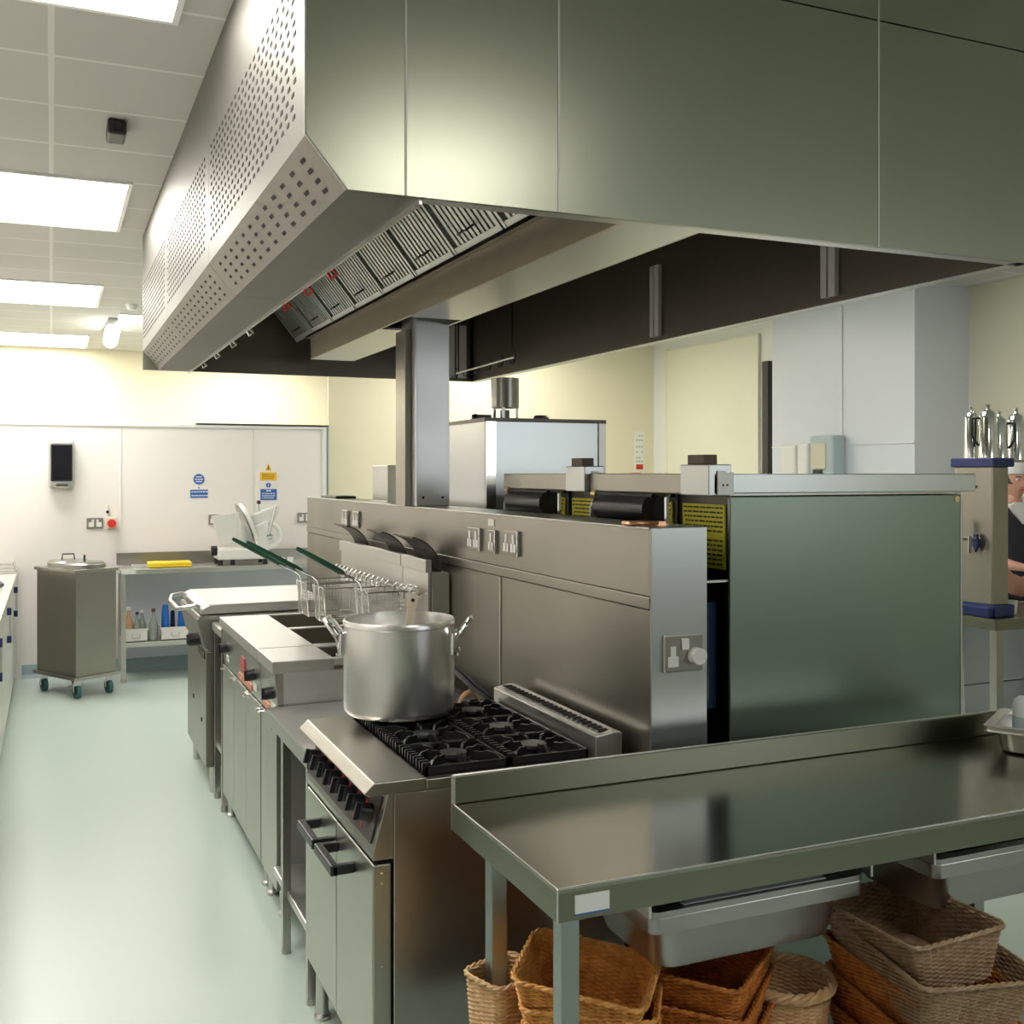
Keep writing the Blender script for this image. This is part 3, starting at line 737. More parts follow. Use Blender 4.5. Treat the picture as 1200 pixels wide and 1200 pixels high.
for a,b in ((.04,.05),(.30,.05),(.04,.51),(.30,.51)):
    c = N+e1*a+e2*b; w = e1
    o = MB().box(c.x-.022,c.x+.022,c.y-.02,c.y+.02,.095,.14).build('castor', palest, t)
    ax = V((.93,.36,0))
    MB().cyl(c+ax*-.014+V((0,0,.052)),c+ax*.014+V((0,0,.052)),.052,24).build('wheel', teal, o, smooth=True)
    MB().cyl(c+ax*-.017+V((0,0,.052)),c+ax*.017+V((0,0,.052)),.028,16).build('hub', black, o, smooth=True)
    MB().box(c.x-.026,c.x-.020,c.y-.018,c.y+.018,.05,.11).box(c.x+.020,c.x+.026,c.y-.018,c.y+.018,.05,.11).build('fork', palest, o)

# ================================================================= LEFT COUNTER (undercounter fridges)
cx = -.245
cabs = [(9.50,8.15),(8.15,6.80),(6.80,5.45),(5.45,4.10),(4.10,2.75)]
nm = ['undercounter cabinet farthest along the left wall, next to the partition','second undercounter cabinet from the partition, left edge of photo','third undercounter cabinet from the partition, left edge of photo',
      'undercounter cabinet fourth from the partition, beside the aisle','undercounter cabinet nearest the viewer on the left wall']
for (b,a),lb in zip(cabs,nm):
    t = thing('undercounter_cabinet',lb,'cabinet',(-.6,(a+b)/2,0),'undercounter cabinets along the left wall')
    bx(-.97,cx-.035,a+.003,b-.003,.10,.86).build('body', palest, t)
    bx(-.9,cx-.06,a+.003,b-.003,0.0,.10).build('plinth', greypl, t)
    for (p,q) in ((a+.01,(a+b)/2-.004),((a+b)/2+.004,b-.01)):
        d = bx(cx-.035,cx-.010,p,q,.12,.84).build('door', nmat('cabinet_door_white',(.70,.70,.66),.35) if 'cabinet_door_white' not in bpy.data.materials else bpy.data.materials['cabinet_door_white'], t, bevel=.003)
        hy = q-.06
        if q > (a+b)/2: continue
        bx(cx-.010,cx+.016,hy-.012,hy+.012,.60,.645).build('handle_bracket', navy, d, bevel=.002); bx(cx-.010,cx+.016,hy-.012,hy+.012,.775,.82).build('handle_bracket', navy, d, bevel=.002)
        MB().box(cx+.002,cx+.014,hy-.010,hy+.010,.645,.775).build('handle_bar', palest, d)
t = thing('left_worktop','long pale worktop running along the left wall','worktop',(-.6,6.1,.86))
bx(-.98,cx+.004,2.70,9.50,.862,.902).build('slab', nmat('pale_worktop',(.72,.70,.64),.3,.3,var=(3,.06)), t, bevel=.004)
# trays at the far end of the counter
t = thing('steel_tray','stack of shallow steel trays at the far end of left worktop','tray',(-.45,9.2,.902))
for k in range(3): MB().box(-.66+.02*k,-.25-.01*k,8.95,9.35,.903+k*.028,.909+k*.028).box(-.66+.02*k,-.25-.01*k,8.95,8.956,.909+k*.028,.93+k*.028).box(-.25-.01*k,-.244-.01*k,8.95,9.35,.905+k*.028,.93+k*.028).build('tray', palest, t, bevel=.002)
tag(MB().tube([(-.37,7.9,.915),(-.32,7.86,.94),(-.30,7.80,.93),(-.33,7.74,.915)],.016,8).build('blue_cloth', navy2, smooth=True),'small dark blue object on the left worktop at photo edge','cloth')

# ================================================================= PARTITION FITTINGS
t = thing('paper_dispenser','grey and smoked black paper towel dispenser on the partition','dispenser',(.08,9.5,1.54))
bx(-.02,.175,9.42,9.53,1.545,1.945).build('casing', greypl, t, bevel=.03)
bx(-.005,.160,9.405,9.43,1.60,1.905).build('smoked_cover', glossblack, t, bevel=.012)
bx(.03,.13,9.40,9.42,1.555,1.585).build('slot', chrome, t, bevel=.004)
def wall_socket(xc,zc,label,w=.13,h=.088):
    t = thing('wall_socket',label,'socket',(xc,PY-.01,zc),'twin sockets on the white partition')
    bx(xc-w/2,xc+w/2,PY-.016,PY-.006 if False else PY,zc-h/2,zc+h/2).build('plate', nmat('socket_grey_steel',(.30,.28,.26),.35,.6) if 'socket_grey_steel' not in bpy.data.materials else bpy.data.materials['socket_grey_steel'], t, bevel=.003)
    m = MB()
    for q in (-1,1): m.box(xc+q*.03-.020,xc+q*.03+.020,PY-.018,PY-.016,zc-.03,zc+.008).box(xc+q*.018-.008,xc+q*.018+.008,PY-.019,PY-.017,zc+.010,zc+.03)
    m.build('socket_face', white, t)
def ux(u):  # x on the partition plane seen at photo column u, kept as plain numbers below
    return u
wall_socket(.335,1.252,'twin socket on the partition left of the red stop button')
wall_socket(1.315,1.265,'twin socket on the partition just left of the slicer')
wall_socket(2.085,1.27,'twin socket at the right end of the partition by the service wall')
t = thing('stop_button','red emergency stop button on a pale box on the partition','button',(.455,9.5,1.25))
bx(.42,.50,PY-.05,PY,1.20,1.30).build('box', nmat('beige_box',(.72,.63,.48),.4), t, bevel=.006)
MB().cyl((.462,PY-.05,1.25),(.462,PY-.085,1.25),.034,20).build('button', red, t, smooth=True)
MB().tube([(.430,PY-.02,1.30),(.430,PY-.02,1.40)],.010,8).build('conduit', white, t)
MB().cyl((.430,PY-.045,1.345),(.430,PY-.02,1.345),.013,10).build('clip', black, t)
# safety signs
def disc(m,x,y_,z,r,n=24): m.cyl((x,y_,z),(x,y_+.002,z),r,n)
t = thing('blue_notice','round blue mandatory sign with blue panel below it','sign',(1.17,PY,1.5))
m = MB(); disc(m,1.170,PY-.004,1.615,.046); m.build('round_symbol', signblue, t)
m = MB()
for k,(w,z) in enumerate(((.05,1.635),(.07,1.615),(.05,1.595))): m.box(1.17-w/2,1.17+w/2,PY-.005,PY-.004,z-.004,z+.004)
m.build('symbol_print', white, t)
bx(1.098,1.245,PY-.004,PY-.001,1.455,1.525).build('text_panel', signblue, t)
m = MB()
for z in (1.507,1.474):
    x = 1.108
    while x < 1.23: w = random.uniform(.008,.02); m.box(x,x+w,PY-.005,PY-.004,z-.005,z+.005); x += w+.005
m.build('text_print', white, t)
bx(1.165,1.175,PY-.004,PY-.002,1.535,1.55).build('mark', signblue, t)
t = thing('yellow_warning_sign','yellow warning triangle over yellow panel, right on the partition','sign',(1.76,PY,1.65))
m = MB().prism([(1.738,1.690),(1.792,1.690),(1.765,1.755)],'y',PY-.004,PY-.001); m.build('triangle', signyel, t)
MB().prism([(1.758,1.70),(1.772,1.70),(1.768,1.73),(1.762,1.73)],'y',PY-.005,PY-.004).build('triangle_print', ink, t)
bx(1.692,1.835,PY-.004,PY-.001,1.605,1.675).build('text_panel', signyel, t)
m = MB()
for z in (1.655,1.64,1.625): 
    x = 1.71
    while x < 1.81: w = random.uniform(.006,.018); m.box(x,x+w,PY-.005,PY-.004,z-.003,z+.003); x += w+.005
m.build('text_print', ink, t)
t = thing('blue_warning_sign','small round blue sign over a blue panel behind the slicer','sign',(1.76,PY,1.5))
m = MB(); disc(m,1.765,PY-.004,1.562,.022); m.build('round_symbol', signblue, t)
bx(1.762,1.768,PY-.005,PY-.004,1.548,1.576).build('symbol_print', white, t)
bx(1.695,1.838,PY-.004,PY-.001,1.43,1.527).build('text_panel', signblue, t)
m = MB(); m.box(1.745,1.79,PY-.005,PY-.004,1.508,1.518)
for z in (1.488,1.468,1.45):
    x = 1.71
    while x < 1.815: w = random.uniform(.006,.018); m.box(x,x+w,PY-.005,PY-.004,z-.004,z+.004); x += w+.005
m.build('text_print', white, t)
# notices on the back wall, on the right
def q_(z): return 1.664+(z-1.664)*.7566
t = thing('wall_notice','white notice with red block on the cream wall behind the ovens','sign',(5.57,BY_,1.9))
bx(5.512,5.628,BY_-.004,BY_-.001,q_(1.69),q_(2.24)).build('sheet', nmat('notice_white',(.85,.84,.76),.6), t)
bx(5.535,5.618,BY_-.006,BY_-.004,q_(1.72),q_(1.79)).build('red_block', red, t)
m = MB()
for z in (2.18,2.12,2.03,1.96,1.88,1.83):
    for x in (5.535,5.565,5.595):
        if random.random()<.75: m.box(x,x+.02,BY_-.006,BY_-.004,q_(z)-.007,q_(z)+.007)
m.build('print', greypl, t)
tag(bx(5.46,5.58,BY_-.02,BY_-.001,q_(1.60),q_(1.67)).build('red_strip_sign', red),'low red strip sign on the cream wall below the white notice','sign')
# dispensers on the cool white wall
tag(bx(5.60,5.70,7.12,7.32,1.60,1.90).build('soap_dispenser', offwhite, bevel=.025),'left one of two pale wall dispensers on the cool white wall','dispenser','pale dispensers on the cool white wall')
tag(bx(5.60,5.70,6.96,7.10,1.60,1.91).build('soap_dispenser', offwhite, bevel=.025),'right one of two pale dispensers, touching the blue-grey dispenser','dispenser','pale dispensers on the cool white wall')
t = thing('towel_dispenser','blue-grey towel dispenser on the cool white wall','dispenser',(5.62,6.7,1.6))
bx(5.57,5.70,6.62,6.90,1.60,1.965).build('casing', bluegrey, t, bevel=.018)
bx(5.563,5.572,6.70,6.88,1.70,1.90).build('beige_window', nmat('beige_window',(.62,.58,.46),.5), t, bevel=.003)
MB().box(5.55,5.57,6.74,6.84,1.655,1.70).build('outlet', black, t, bevel=.01)

# ================================================================= RIGHT OVENS (back to back with the line)
def oven(y0,y1,label):
    t = thing('convection_oven',label,'oven',(2.2,(y0+y1)/2,0),'ovens behind the service wall')
    panel = nmat('green_grey_panel_steel',(.27,.325,.275),.36,1,bump=(60,.05),var=(1.6,.08,.72),stretch=(1,1,.05)) if 'green_grey_panel_steel' not in bpy.data.materials else bpy.data.materials['green_grey_panel_steel']
    bx(1.765,2.60,y0+.012,y1-.005,.14,1.60).build('body', darkst, t)
    bx(1.742,2.612,y0,y0+.012,.12,1.60).build('side_panel', panel, t, bevel=.004)
    bx(1.742,2.60,y0,y1-.005,1.602,1.612).build('top_sheet', steel, t)
    s_ = bx(1.735,2.66,y0-.004,y0+.012,1.608,1.664).build('top_fascia', endst, t, bevel=.003)
    bx(1.690,1.712,y0,y1,1.606,1.664).build('rear_rail', dullst, t, bevel=.002)
    MB().cyl((2.585,y0-.003,1.585),(2.585,y0,1.585),.010,10).build('screw', brass, t)
    bx(2.60,2.606,y0-.002,y0+.02,.12,1.60).build('edge_strip', palest, t)
    # rear face details
    lb = bx(1.760,1.765,y0+.05,y0+.27,1.39,1.575).build('instruction_label', labyel, t)
    m = MB()
    for r in range(13):
        z = 1.565-r*.0135; yy = y0+.06
        if r in (6,): continue
        while yy < y0+.25: w = random.uniform(.008,.03); m.box(1.7585,1.760,yy,min(yy+w,y0+.262),z-.0025,z+.0025); yy += w+.006
    m.build('label_print', ink, lb)
    MB().box(1.72,1.765,y0+.30,y0+.46,1.40,1.60).build('flue_box', chrome, t, bevel=.01)
    o = MB().cyl((1.700,y0+.34,1.555),(1.700,y0+.67,1.555),.042,24).build('burner_fan', black, t, smooth=True)
    MB().tube([(1.693,y0+.33,1.594),(1.693,y0+.69,1.597)],.009,10).build('pipe', black, o, smooth=True)
    MB().cyl((1.693,y0+.69,1.597),(1.693,y0+.72,1.597),.014,12).build('pipe_cap', brass, o, smooth=True)
    MB().tube([(1.70,y0+.74,1.0),(1.70,y0+.74,1.55),(1.70,y0+.71,1.575)],.013,10).build('steel_pipe', palest, t, smooth=True)
    MB().cyl((1.70,y0+.10,1.0),(1.70,y0+.10,1.30),.055,20).build('blue_canister', navy2, t, smooth=True)
    MB().lathe([(0,1.30),(.02,1.30),(.02,1.315),(.012,1.33),(0,1.33)],(1.70,y0+.10,0),12).tube([(1.69,y0+.04,1.04),(1.69,y0+.04,1.32)],.004,6).build('canister_valve', chrome, t, smooth=True)
    bx(1.66,1.765,y0+.01,y0+.03,1.36,1.366).build('shelf_edge', palest, t)
    # switch box on the rail
    q = bx(1.672,1.748,y0+.0,y0+.145,1.602,1.69).build('switch_box', endst, t, bevel=.003)
    MB().prism([(1.700,1.605),(1.752,1.605),(1.752,1.668),(1.735,1.664),(1.722,1.672),(1.700,1.672)],'y',y0-.006,y0).build('white_face', white, q)
    m = MB()
    for x in (1.716,1.730): m.cyl((x,y0-.008,1.632),(x,y0-.006,1.632),.003,8)
    m.build('screws', black, q)
    bx(1.690,1.735,y0+.05,y0+.135,1.69,1.718).build('brown_top', brown, q, bevel=.002)
    for x in (1.82,2.55):
        for yy in (y0+.06,y1-.08): MB().cyl((x,yy,0),(x,yy,.14),.022,12).build('leg', palest, t)
    return t
oven(2.50,3.245,'nearer oven, big green-grey steel side panel facing viewer')
oven(3.25,4.0,'farther oven, only its switch box and rear rail showing')

# tall steam cabinet with flue
t = thing('steam_oven','tall stainless steam cabinet with round flue behind column','steam oven',(2.1,4.7,0))
bx(1.762,2.36,4.38,4.86,.12,1.905).build('cabinet', nmat('steam_cabinet_steel',(.50,.52,.52),.28,1,bump=(60,.05),stretch=(1,1,.05)), t, bevel=.003)
MB().box(1.757,2.365,4.375,4.865,1.895,1.912).build('top_edge', darkst, t)
bx(1.764,1.81,4.372,4.38,.12,1.895).build('corner_strip', chrome, t)
bx(2.325,2.362,4.372,4.38,.12,1.895).build('corner_strip', palest, t)
for x in (1.80,2.32):
    for yy in (4.42,4.82): MB().cyl((x,yy,0),(x,yy,.12),.022,12).build('leg', palest, t)
fc = (1.975,4.66)
MB().lathe([(.062,1.975),(.067,1.975),(.067,2.115),(.062,2.115),(.062,1.975)],(*fc,0),32).build('flue_collar', steel, t, smooth=True)
for a in (0,2.1,4.2):
    bx(fc[0]+.062*math.cos(a)-.006,fc[0]+.062*math.cos(a)+.006,fc[1]+.062*math.sin(a)-.003,fc[1]+.062*math.sin(a)+.003,1.912,1.98).build('flue_foot', palest, t)
MB().cyl((fc[0],fc[1],1.912),(fc[0],fc[1],1.965),.022).build('flue_outlet', greypl, t, smooth=True)
MB().lathe([(0,1.912),(.035,1.912),(.038,1.925),(.03,1.935),(0,1.937)],(2.10,4.52,0),20).build('vent_cap', dullst, t, smooth=True)
MB().lathe([(0,1.912),(.02,1.912),(.018,1.945),(0,1.95)],(1.86,4.75,0),14).box(1.86,1.93,4.72,4.735,1.912,1.945).build('lever', black, t)
# small grey cabinet left of the column, behind
tag(bx(1.68,1.76,5.6,5.9,0.0,1.71).build('switch_cabinet', palest, bevel=.004),'slim pale steel cabinet just left of the square column','cabinet')
# hook rail hanging under hood
t = thing('hook_rail','thin rail with hooks hanging under the far side of the hood','rail',(2.2,4.9,2.3))
MB().tube([(2.08,5.6,2.225),(2.17,5.0,2.26)],.006,8).build('rail', palest, t, smooth=True)
for k in range(6):
    f = k/5; p = V((2.08+.09*f,5.6-.6*f,2.225+.035*f))
    MB().tube([p+V((0,0,.03)),p+V((.008,0,.0)),p+V((0,0,-.03)),p+V((-.02,0,-.035)),p+V((-.025,0,-.015))],.004,6).build('hook', black, t, smooth=True)
MB().tube([(2.083,5.58,2.23),(2.083,5.58,2.85)],.005,6).build('hanger', darkst, t); MB().tube([(2.168,5.02,2.262),(2.168,5.02,2.85)],.005,6).build('hanger', darkst, t)

# ================================================================= FOREGROUND TABLE
TX0,TX1,TY0,TY1,TZ = .853,2.78,1.765,2.325,.90
t = thing('serving_table','large stainless table with upstand in the foreground right','table',(1.8,2.05,0))
bx(TX0,TX1,TY0,TY1,TZ-.008,TZ).build('tabletop', topst, t)
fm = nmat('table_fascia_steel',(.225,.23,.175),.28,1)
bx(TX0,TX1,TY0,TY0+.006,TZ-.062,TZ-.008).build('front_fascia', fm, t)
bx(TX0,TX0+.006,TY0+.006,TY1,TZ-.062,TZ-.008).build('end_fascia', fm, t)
m = MB().tube([(TX0+.001,TY1,TZ),(TX0+.001,TY0+.001,TZ),(TX1,TY0+.001,TZ)],.0022,6); m.tube([(TX0+.001,TY0+.001,TZ),(TX0+.001,TY0+.001,TZ-.062)],.002,6)
m.build('polished_edge', chrome, t)
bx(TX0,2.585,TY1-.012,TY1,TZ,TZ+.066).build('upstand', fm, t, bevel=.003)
MB().prism([(TY1-.012,TZ),(TY1-.012,TZ+.066),(TY1+.002,TZ+.066),(TY1+.002,TZ-.062),(TY1,TZ-.062),(TY1,TZ)],'x',TX0-.002,TX0+.003).build('upstand_end', palest, t)
MB().tube([(TX0,TY1-.006,TZ+.066),(2.585,TY1-.006,TZ+.066)],.003,6).build('upstand_lip', palest, t)
lb = bx(.888,.960,TY0-.002,TY0,TZ-.050,TZ-.016).build('blank_white_label', white, t)
bx(.888,.960,TY0-.0025,TY0-.0005,TZ-.053,TZ-.050).build('blue_edge', signblue, lb)
for x,yy in ((TX0+.012,TY0+.008),(TX0+.012,TY1-.21),(2.40,TY1-.07),(2.70,TY0+.008)):
    MB().box(x,x+.038,yy,yy+.038,.03,TZ-.062).cyl((x+.019,yy+.019,0),(x+.019,yy+.019,.03),.022,12).build('leg', nmat('leg_steel',(.36,.40,.38),.35,1) if 'leg_steel' not in bpy.data.materials else bpy.data.materials['leg_steel'], t, bevel=.003)
bx(TX0+.05,2.40,TY0+.05,TY1-.03,.25,.28).build('undershelf', steel, t)
for x in (1.052,1.60,1.778,2.335): MB().prism([(x,.838),(x+.018,.838),(x+.018,.80),(x+.012,.80),(x+.012,.832),(x,.832)],'y',TY0+.03,TY1-.02).build('runner', palest, t)
# gastronorm pans under the table
def rrect(x0,x1,y0,y1,r,n=6):
    out = []
    for cx_,cy_,a0 in ((x1-r,y1-r,0),(x0+r,y1-r,PI/2),(x0+r,y0+r,PI),(x1-r,y0+r,3*PI/2)):
        for k in range(n+1):
            a = a0+PI/2*k/n; out.append((cx_+r*math.cos(a),cy_+r*math.sin(a)))
    return out
def gn_pan(label,x0,x1,y0,y1,zt,dep,name='steel_pan',grp=None,pm=None):
    t = thing(name,label,'pan',((x0+x1)/2,(y0+y1)/2,zt-dep),grp)
    m = MB(); rows = []
    def ring(e,r,z): rows.append([V((x,y,z)) for x,y in rrect(x0+e,x1-e,y0+e,y1-e,max(r,.004))])
    ring(-.004,.02,zt-.012); ring(0,.02,zt); ring(.018,.03,zt); ring(.024,.045,zt-.02); kk = 1 if dep>.1 else .35
    ring(.024+.010*kk,.045,zt-dep*.75); ring(.024+.018*kk,.045,zt-dep*.93); ring(.024+.046*kk,.03,zt-dep)
    R = m.grid(rows); m.face(R[-1])
    rows.clear(); ring(.072,.03,zt-dep+.003)
    m.build('pan_body', pm or panst, t, smooth=True)
    # solid lip
    l = MB(); rows = []
    lp = .042 if dep>.1 else .014
    ring(-.002,.02,zt-lp); ring(-.004,.02,zt+.002); ring(.020,.03,zt+.002); ring(.022,.03,zt-lp)
    l.grid([[V(p) for p in r] for r in rows]); l.build('rim', pm or panst, t, smooth=True)
    return t
pan1 = gn_pan('deep steel pan hanging under the table above the baskets',1.075,1.595,1.80,2.14,.806,.145,grp='steel pans under the table')
pan2 = gn_pan('deep steel pan hanging under the table farther right',1.80,2.33,1.80,2.14,.806,.145,grp='steel pans under the table')
m = MB()
for k in range(4): m.box(1.15+k*.03,1.50-k*.02,1.805+.012*k,2.135,.8095+k*.004,.8125+k*.004)
tag(m.build('paper_stack', nmat('paper',(.70,.72,.76),.5)),'pale papers lying across the rim of the left hanging pan','papers')
t = gn_pan('pale steel tray on the right end of the table',-.16,.16,-.13,.13,.074,.072,name='steel_tray',pm=palest); 
place(t,(0,0,0)); 
t.location = (2.535,2.10,TZ+.002+.0); t.rotation_euler = (0,0,math.radians(-58))
t2 = thing('white_jar','round white jar standing inside the tray on the table','jar',(2.54,2.19,TZ+.006))
MB().lathe([(0,0),(.036,0),(.038,.01),(.038,.10),(.034,.122),(.024,.132),(0,.134)],(2.50,2.165,TZ+.008),24).build('jar_body', jarw, t2, smooth=True)
MB().lathe([(.0382,.03),(.0385,.031),(.0385,.08),(.0382,.081)],(2.50,2.165,TZ+.008),24).build('label_band', bluegrey, t2, smooth=True)

# ================================================================= WICKER BASKETS
def basket_mesh(lx, ly, h, taper, mat, rcorner=.028, round_=False, ribs=None):
    """woven basket, real over-under relief; returns (body mesh object, rim object) under an empty"""
    def outline(sx, sy, r, n):
        if round_: return [V((sx*math.cos(2*PI*k/n), sy*math.sin(2*PI*k/n), 0)) for k in range(n)]
        base = rrect(-sx,sx,-sy,sy,r,8); base = [V((x,y,0)) for x,y in base]
        L_ = [0]
        for i in range(len(base)): L_.append(L_[-1]+(base[(i+1)%len(base)]-base[i]).length)
        out = []; tot = L_[-1]; j = 0
        for k in range(n):
            d = tot*k/n
            while L_[j+1] < d: j += 1
            f = (d-L_[j])/max(L_[j+1]-L_[j],1e-9)
            out.append(base[j].lerp(base[(j+1)%len(base)],f))
        return out
    per = 4*(lx+ly) if not round_ else 2*PI*lx
    nr = ribs or max(20,int(per/.019)//2*2); n = nr*6; M_ = max(10,int(h/.0048))
    rows_o, rows_i = [], []
    for j in range(M_*2+1):
        f = j/(M_*2); s = taper+(1-taper)*f
        o = outline(lx*s, ly*s, rcorner*s, n)
        row_i = []
        ro = []; 
        for k,p in enumerate(o):
            a,b = o[k-1],o[(k+1)%n]; tn = (b-a).normalized(); nn = V((tn.y,-tn.x,0))
            ph_ = PI*nr*k/n + (PI if (j//2)%2 else 0)
            amp = .0023*math.sin(ph_)
            bulge = .0009 if j%2 else -.0006
            q = p+nn*(amp+bulge); ro.append(V((q.x,q.y,h*f)))
            q = p+nn*(amp-bulge-.004); row_i.append(V((q.x,q.y,h*f)))
        rows_o.append(ro); rows_i.append(row_i)
    m = MB(); A = m.grid(rows_o); B = m.grid(rows_i)
    for k in range(n): m.face([A[-1][k],A[-1][(k+1)%n],B[-1][(k+1)%n],B[-1][k]])
    m.face(A[0][::-1])
    # woven floor
    fl = outline(lx*taper*.985, ly*taper*.985, rcorner*taper, n)
    R = [[V((p.x*g,p.y*g,.004+(.0015 if i%2 else 0))) for p in fl] for i,g in enumerate([1-.09*q for q in range(11)])]
    Q = m.grid(R); m.face(Q[-1])
    # braided rim
    rm = MB(); o = outline(lx+.002, ly+.002, rcorner, nr*4)
    for ph0 in (0, PI):
        pts = []
        for k,p in enumerate(o):
            a,b = o[k-1],o[(k+1)%len(o)]; tn = (b-a).normalized(); nn = V((tn.y,-tn.x,0))
            an = 2*PI*k/8+ph0
            pts.append(p+nn*(.0024*math.cos(an))+V((0,0,h+.0024*math.sin(an))))
        rm.tube(pts,.0034,6,closed=True)
    return m, rm
def basket(label, lx, ly, h, taper, mat, loc, rot=(0,0,0), group='rectangular wicker bread baskets', **kw):
    t = thing('wicker_basket',label,'basket',(0,0,0),group)
    m, rm = basket_mesh(lx,ly,h,taper,mat,**kw)
    m.build('woven_body', mat, t, smooth=False); rm.build('braided_rim', mat, t, smooth=True)
    t.location = loc; t.rotation_euler = rot
    return t
R_ = math.radians
LS = [('lowest honey basket of the left stack below the table corner',.36,.0),('second honey basket from the bottom of the left stack',.43,.05),('honey basket right under the tilted top one, left stack',.50,-.04)]
z = .283
b0 = basket('lowest honey wicker basket of the left stack',.135,.095,.115,.80,wk_honey,(1.015,1.955,.283),(0,0,R_(-35)))
copy_tree(b0,(1.015,1.957,.283+.065),R_(-33),'second honey wicker basket from the bottom of left stack')
copy_tree(b0,(1.018,1.955,.283+.13),R_(-37),'third honey wicker basket from the bottom of left stack')
copy_tree(b0,(1.022,1.952,.283+.195),R_(-34),'honey wicker basket directly under the tilted top one')
o = copy_tree(b0,(1.008,1.965,.283+.255),R_(-35),'tilted topmost honey wicker basket behind the front table leg'); o.rotation_euler = (R_(8),R_(6),R_(-40))
b1 = basket('small pale wicker basket at bottom left beside the left stack',.07,.06,.30,.75,wk_pale,(.905,2.14,.283),(0,0,R_(20)), group=None)
b2 = basket('orange wicker basket in the middle between the two stacks',.15,.115,.12,.76,wk_orange,(1.33,1.99,.283+.205),(0,0,R_(38)))
for k,lb in ((0,'lowest orange basket of the middle pile'),(1,'second orange basket of the middle pile'),(2,'third orange basket of the middle pile')):
    copy_tree(b2,(1.33,1.99,.283+.07*k),R_(38+2*k),lb)
b3 = basket('round pale wicker basket with thick plaited rim',.105,.105,.205,.82,wk_pale,(1.575,2.04,.283),(0,0,0),group=None,round_=True)
m = MB()
for ph0 in (0,2*PI/3,4*PI/3):
    m.tube([V(((.107+.006*math.cos(a*9+ph0))*math.cos(a),(.107+.006*math.cos(a*9+ph0))*math.sin(a),.202+.007*math.sin(a*9+ph0))) for a in [2*PI*k/120 for k in range(120)]],.007,6,closed=True)
o = m.build('plaited_rim', wk_pale, None, smooth=True); o.parent = b3
b4 = basket('lowest orange basket of the right stack',.19,.13,.13,.80,wk_orange,(1.80,1.85,.283),(0,0,R_(82)))
copy_tree(b4,(1.80,1.85,.283+.075),R_(80),'middle orange basket of the right stack')
copy_tree(b4,(1.80,1.85,.283+.15),R_(83),'upper orange basket of the right stack under grey-brown ones')
b5 = basket('wide grey-brown basket, second from top of the right stack',.205,.145,.12,.80,wk_grey,(1.80,1.835,.283+.215),(R_(2),R_(-2),R_(80)))
b6 = basket('topmost grey-brown basket tilted in the right stack',.185,.115,.115,.80,wk_grey,(1.775,1.84,.283+.285),(R_(-6),R_(5),R_(83)))

# ================================================================= DRINKS TABLE, BOILER, FLASKS
t = thing('drinks_table','stainless table carrying the water boiler at right edge','table',(4.9,4.4,0))
bx(4.53,5.42,4.12,4.64,.84,.90).build('tabletop', fm, t, bevel=.004)
for x in (4.56,5.36):
    for yy in (4.14,4.58): MB().box(x,x+.05,yy,yy+.045,0,.84).build('leg', steel, t)
t = thing('water_boiler','tall steel water boiler with navy top and tap','water boiler',(4.68,4.31,.90))
bx(4.585,4.70,4.19,4.45,.965,1.70).build('body', dullst, t, bevel=.004)
bx(4.575,4.73,4.175,4.47,1.70,1.748).build('top_cap', navy, t, bevel=.006)
bx(4.578,4.72,4.165,4.47,.902,.965).build('base', navy, t, bevel=.006)
MB().tube([(4.585,4.28,1.31),(4.52,4.28,1.31)],.011,10).cyl((4.52,4.28,1.33),(4.52,4.28,1.24),.010,10).build('tap', chrome, t, smooth=True)
MB().prism([(4.28-.02,1.28),(4.28,1.24),(4.28+.02,1.28),(4.28+.012,1.34),(4.28-.012,1.34)],'x',4.555,4.572).build('tap_wheel', navy, t, bevel=.004)
MB().box(4.512,4.528,4.35,4.366,1.30,1.42).cyl((4.52,4.358,1.31),(4.52,4.358,1.23),.012,10).build('tap_lever', navy, t)
MB().tube([(4.585,4.358,1.31),(4.52,4.358,1.31)],.010,10).build('tap_arm', chrome, t, smooth=True)
bx(4.583,4.585,4.29,4.35,1.585,1.60).build('badge', black, t)
tag(bx(4.44 if False else 4.535,4.573,4.17,4.40,.902,.955).build('drip_tray', navy, bevel=.006),'navy blue drip tray in front of the water boiler','drip tray')
t = thing('flask_shelf','narrow steel shelf holding flasks beside boiler top','shelf',(5.0,4.4,1.73))
bx(4.735,5.2,4.26,4.44,1.728,1.740).build('shelf_board', steel, t)
MB().box(5.17,5.195,4.33,4.355,.902,1.728).build('post', steel, t)
def flask(x,y_,z,label,r=.052,h=.27):
    t = thing('steel_flask',label,'flask',(x,y_,z),'polished steel flasks above the water boiler')
    MB().lathe([(0,0),(r,0),(r,.012),(r*.96,.03),(r*.92,.78*h),(r*.8,.88*h),(r*.62,.92*h),(0,.92*h)],(0,0,0),28).build('flask_body', chrome, t, smooth=True)
    MB().lathe([(0,.92*h),(r*.6,.92*h),(r*.62,.945*h),(r*.25,.97*h),(r*.2,1.0*h),(r*.32,1.03*h),(r*.3,1.07*h),(0,1.08*h)],(0,0,0),20).build('lid', chrome, t, smooth=True)
    MB().tube([(-r*.9,0,.80*h),(-r*1.7,0,.78*h),(-r*1.75,0,.45*h),(-r*1.0,0,.25*h)],.007,8).build('handle', black, t, smooth=True)
    for ch in t.children: ch.location = (0,0,0)
    return t
for n_ in ():
    pass
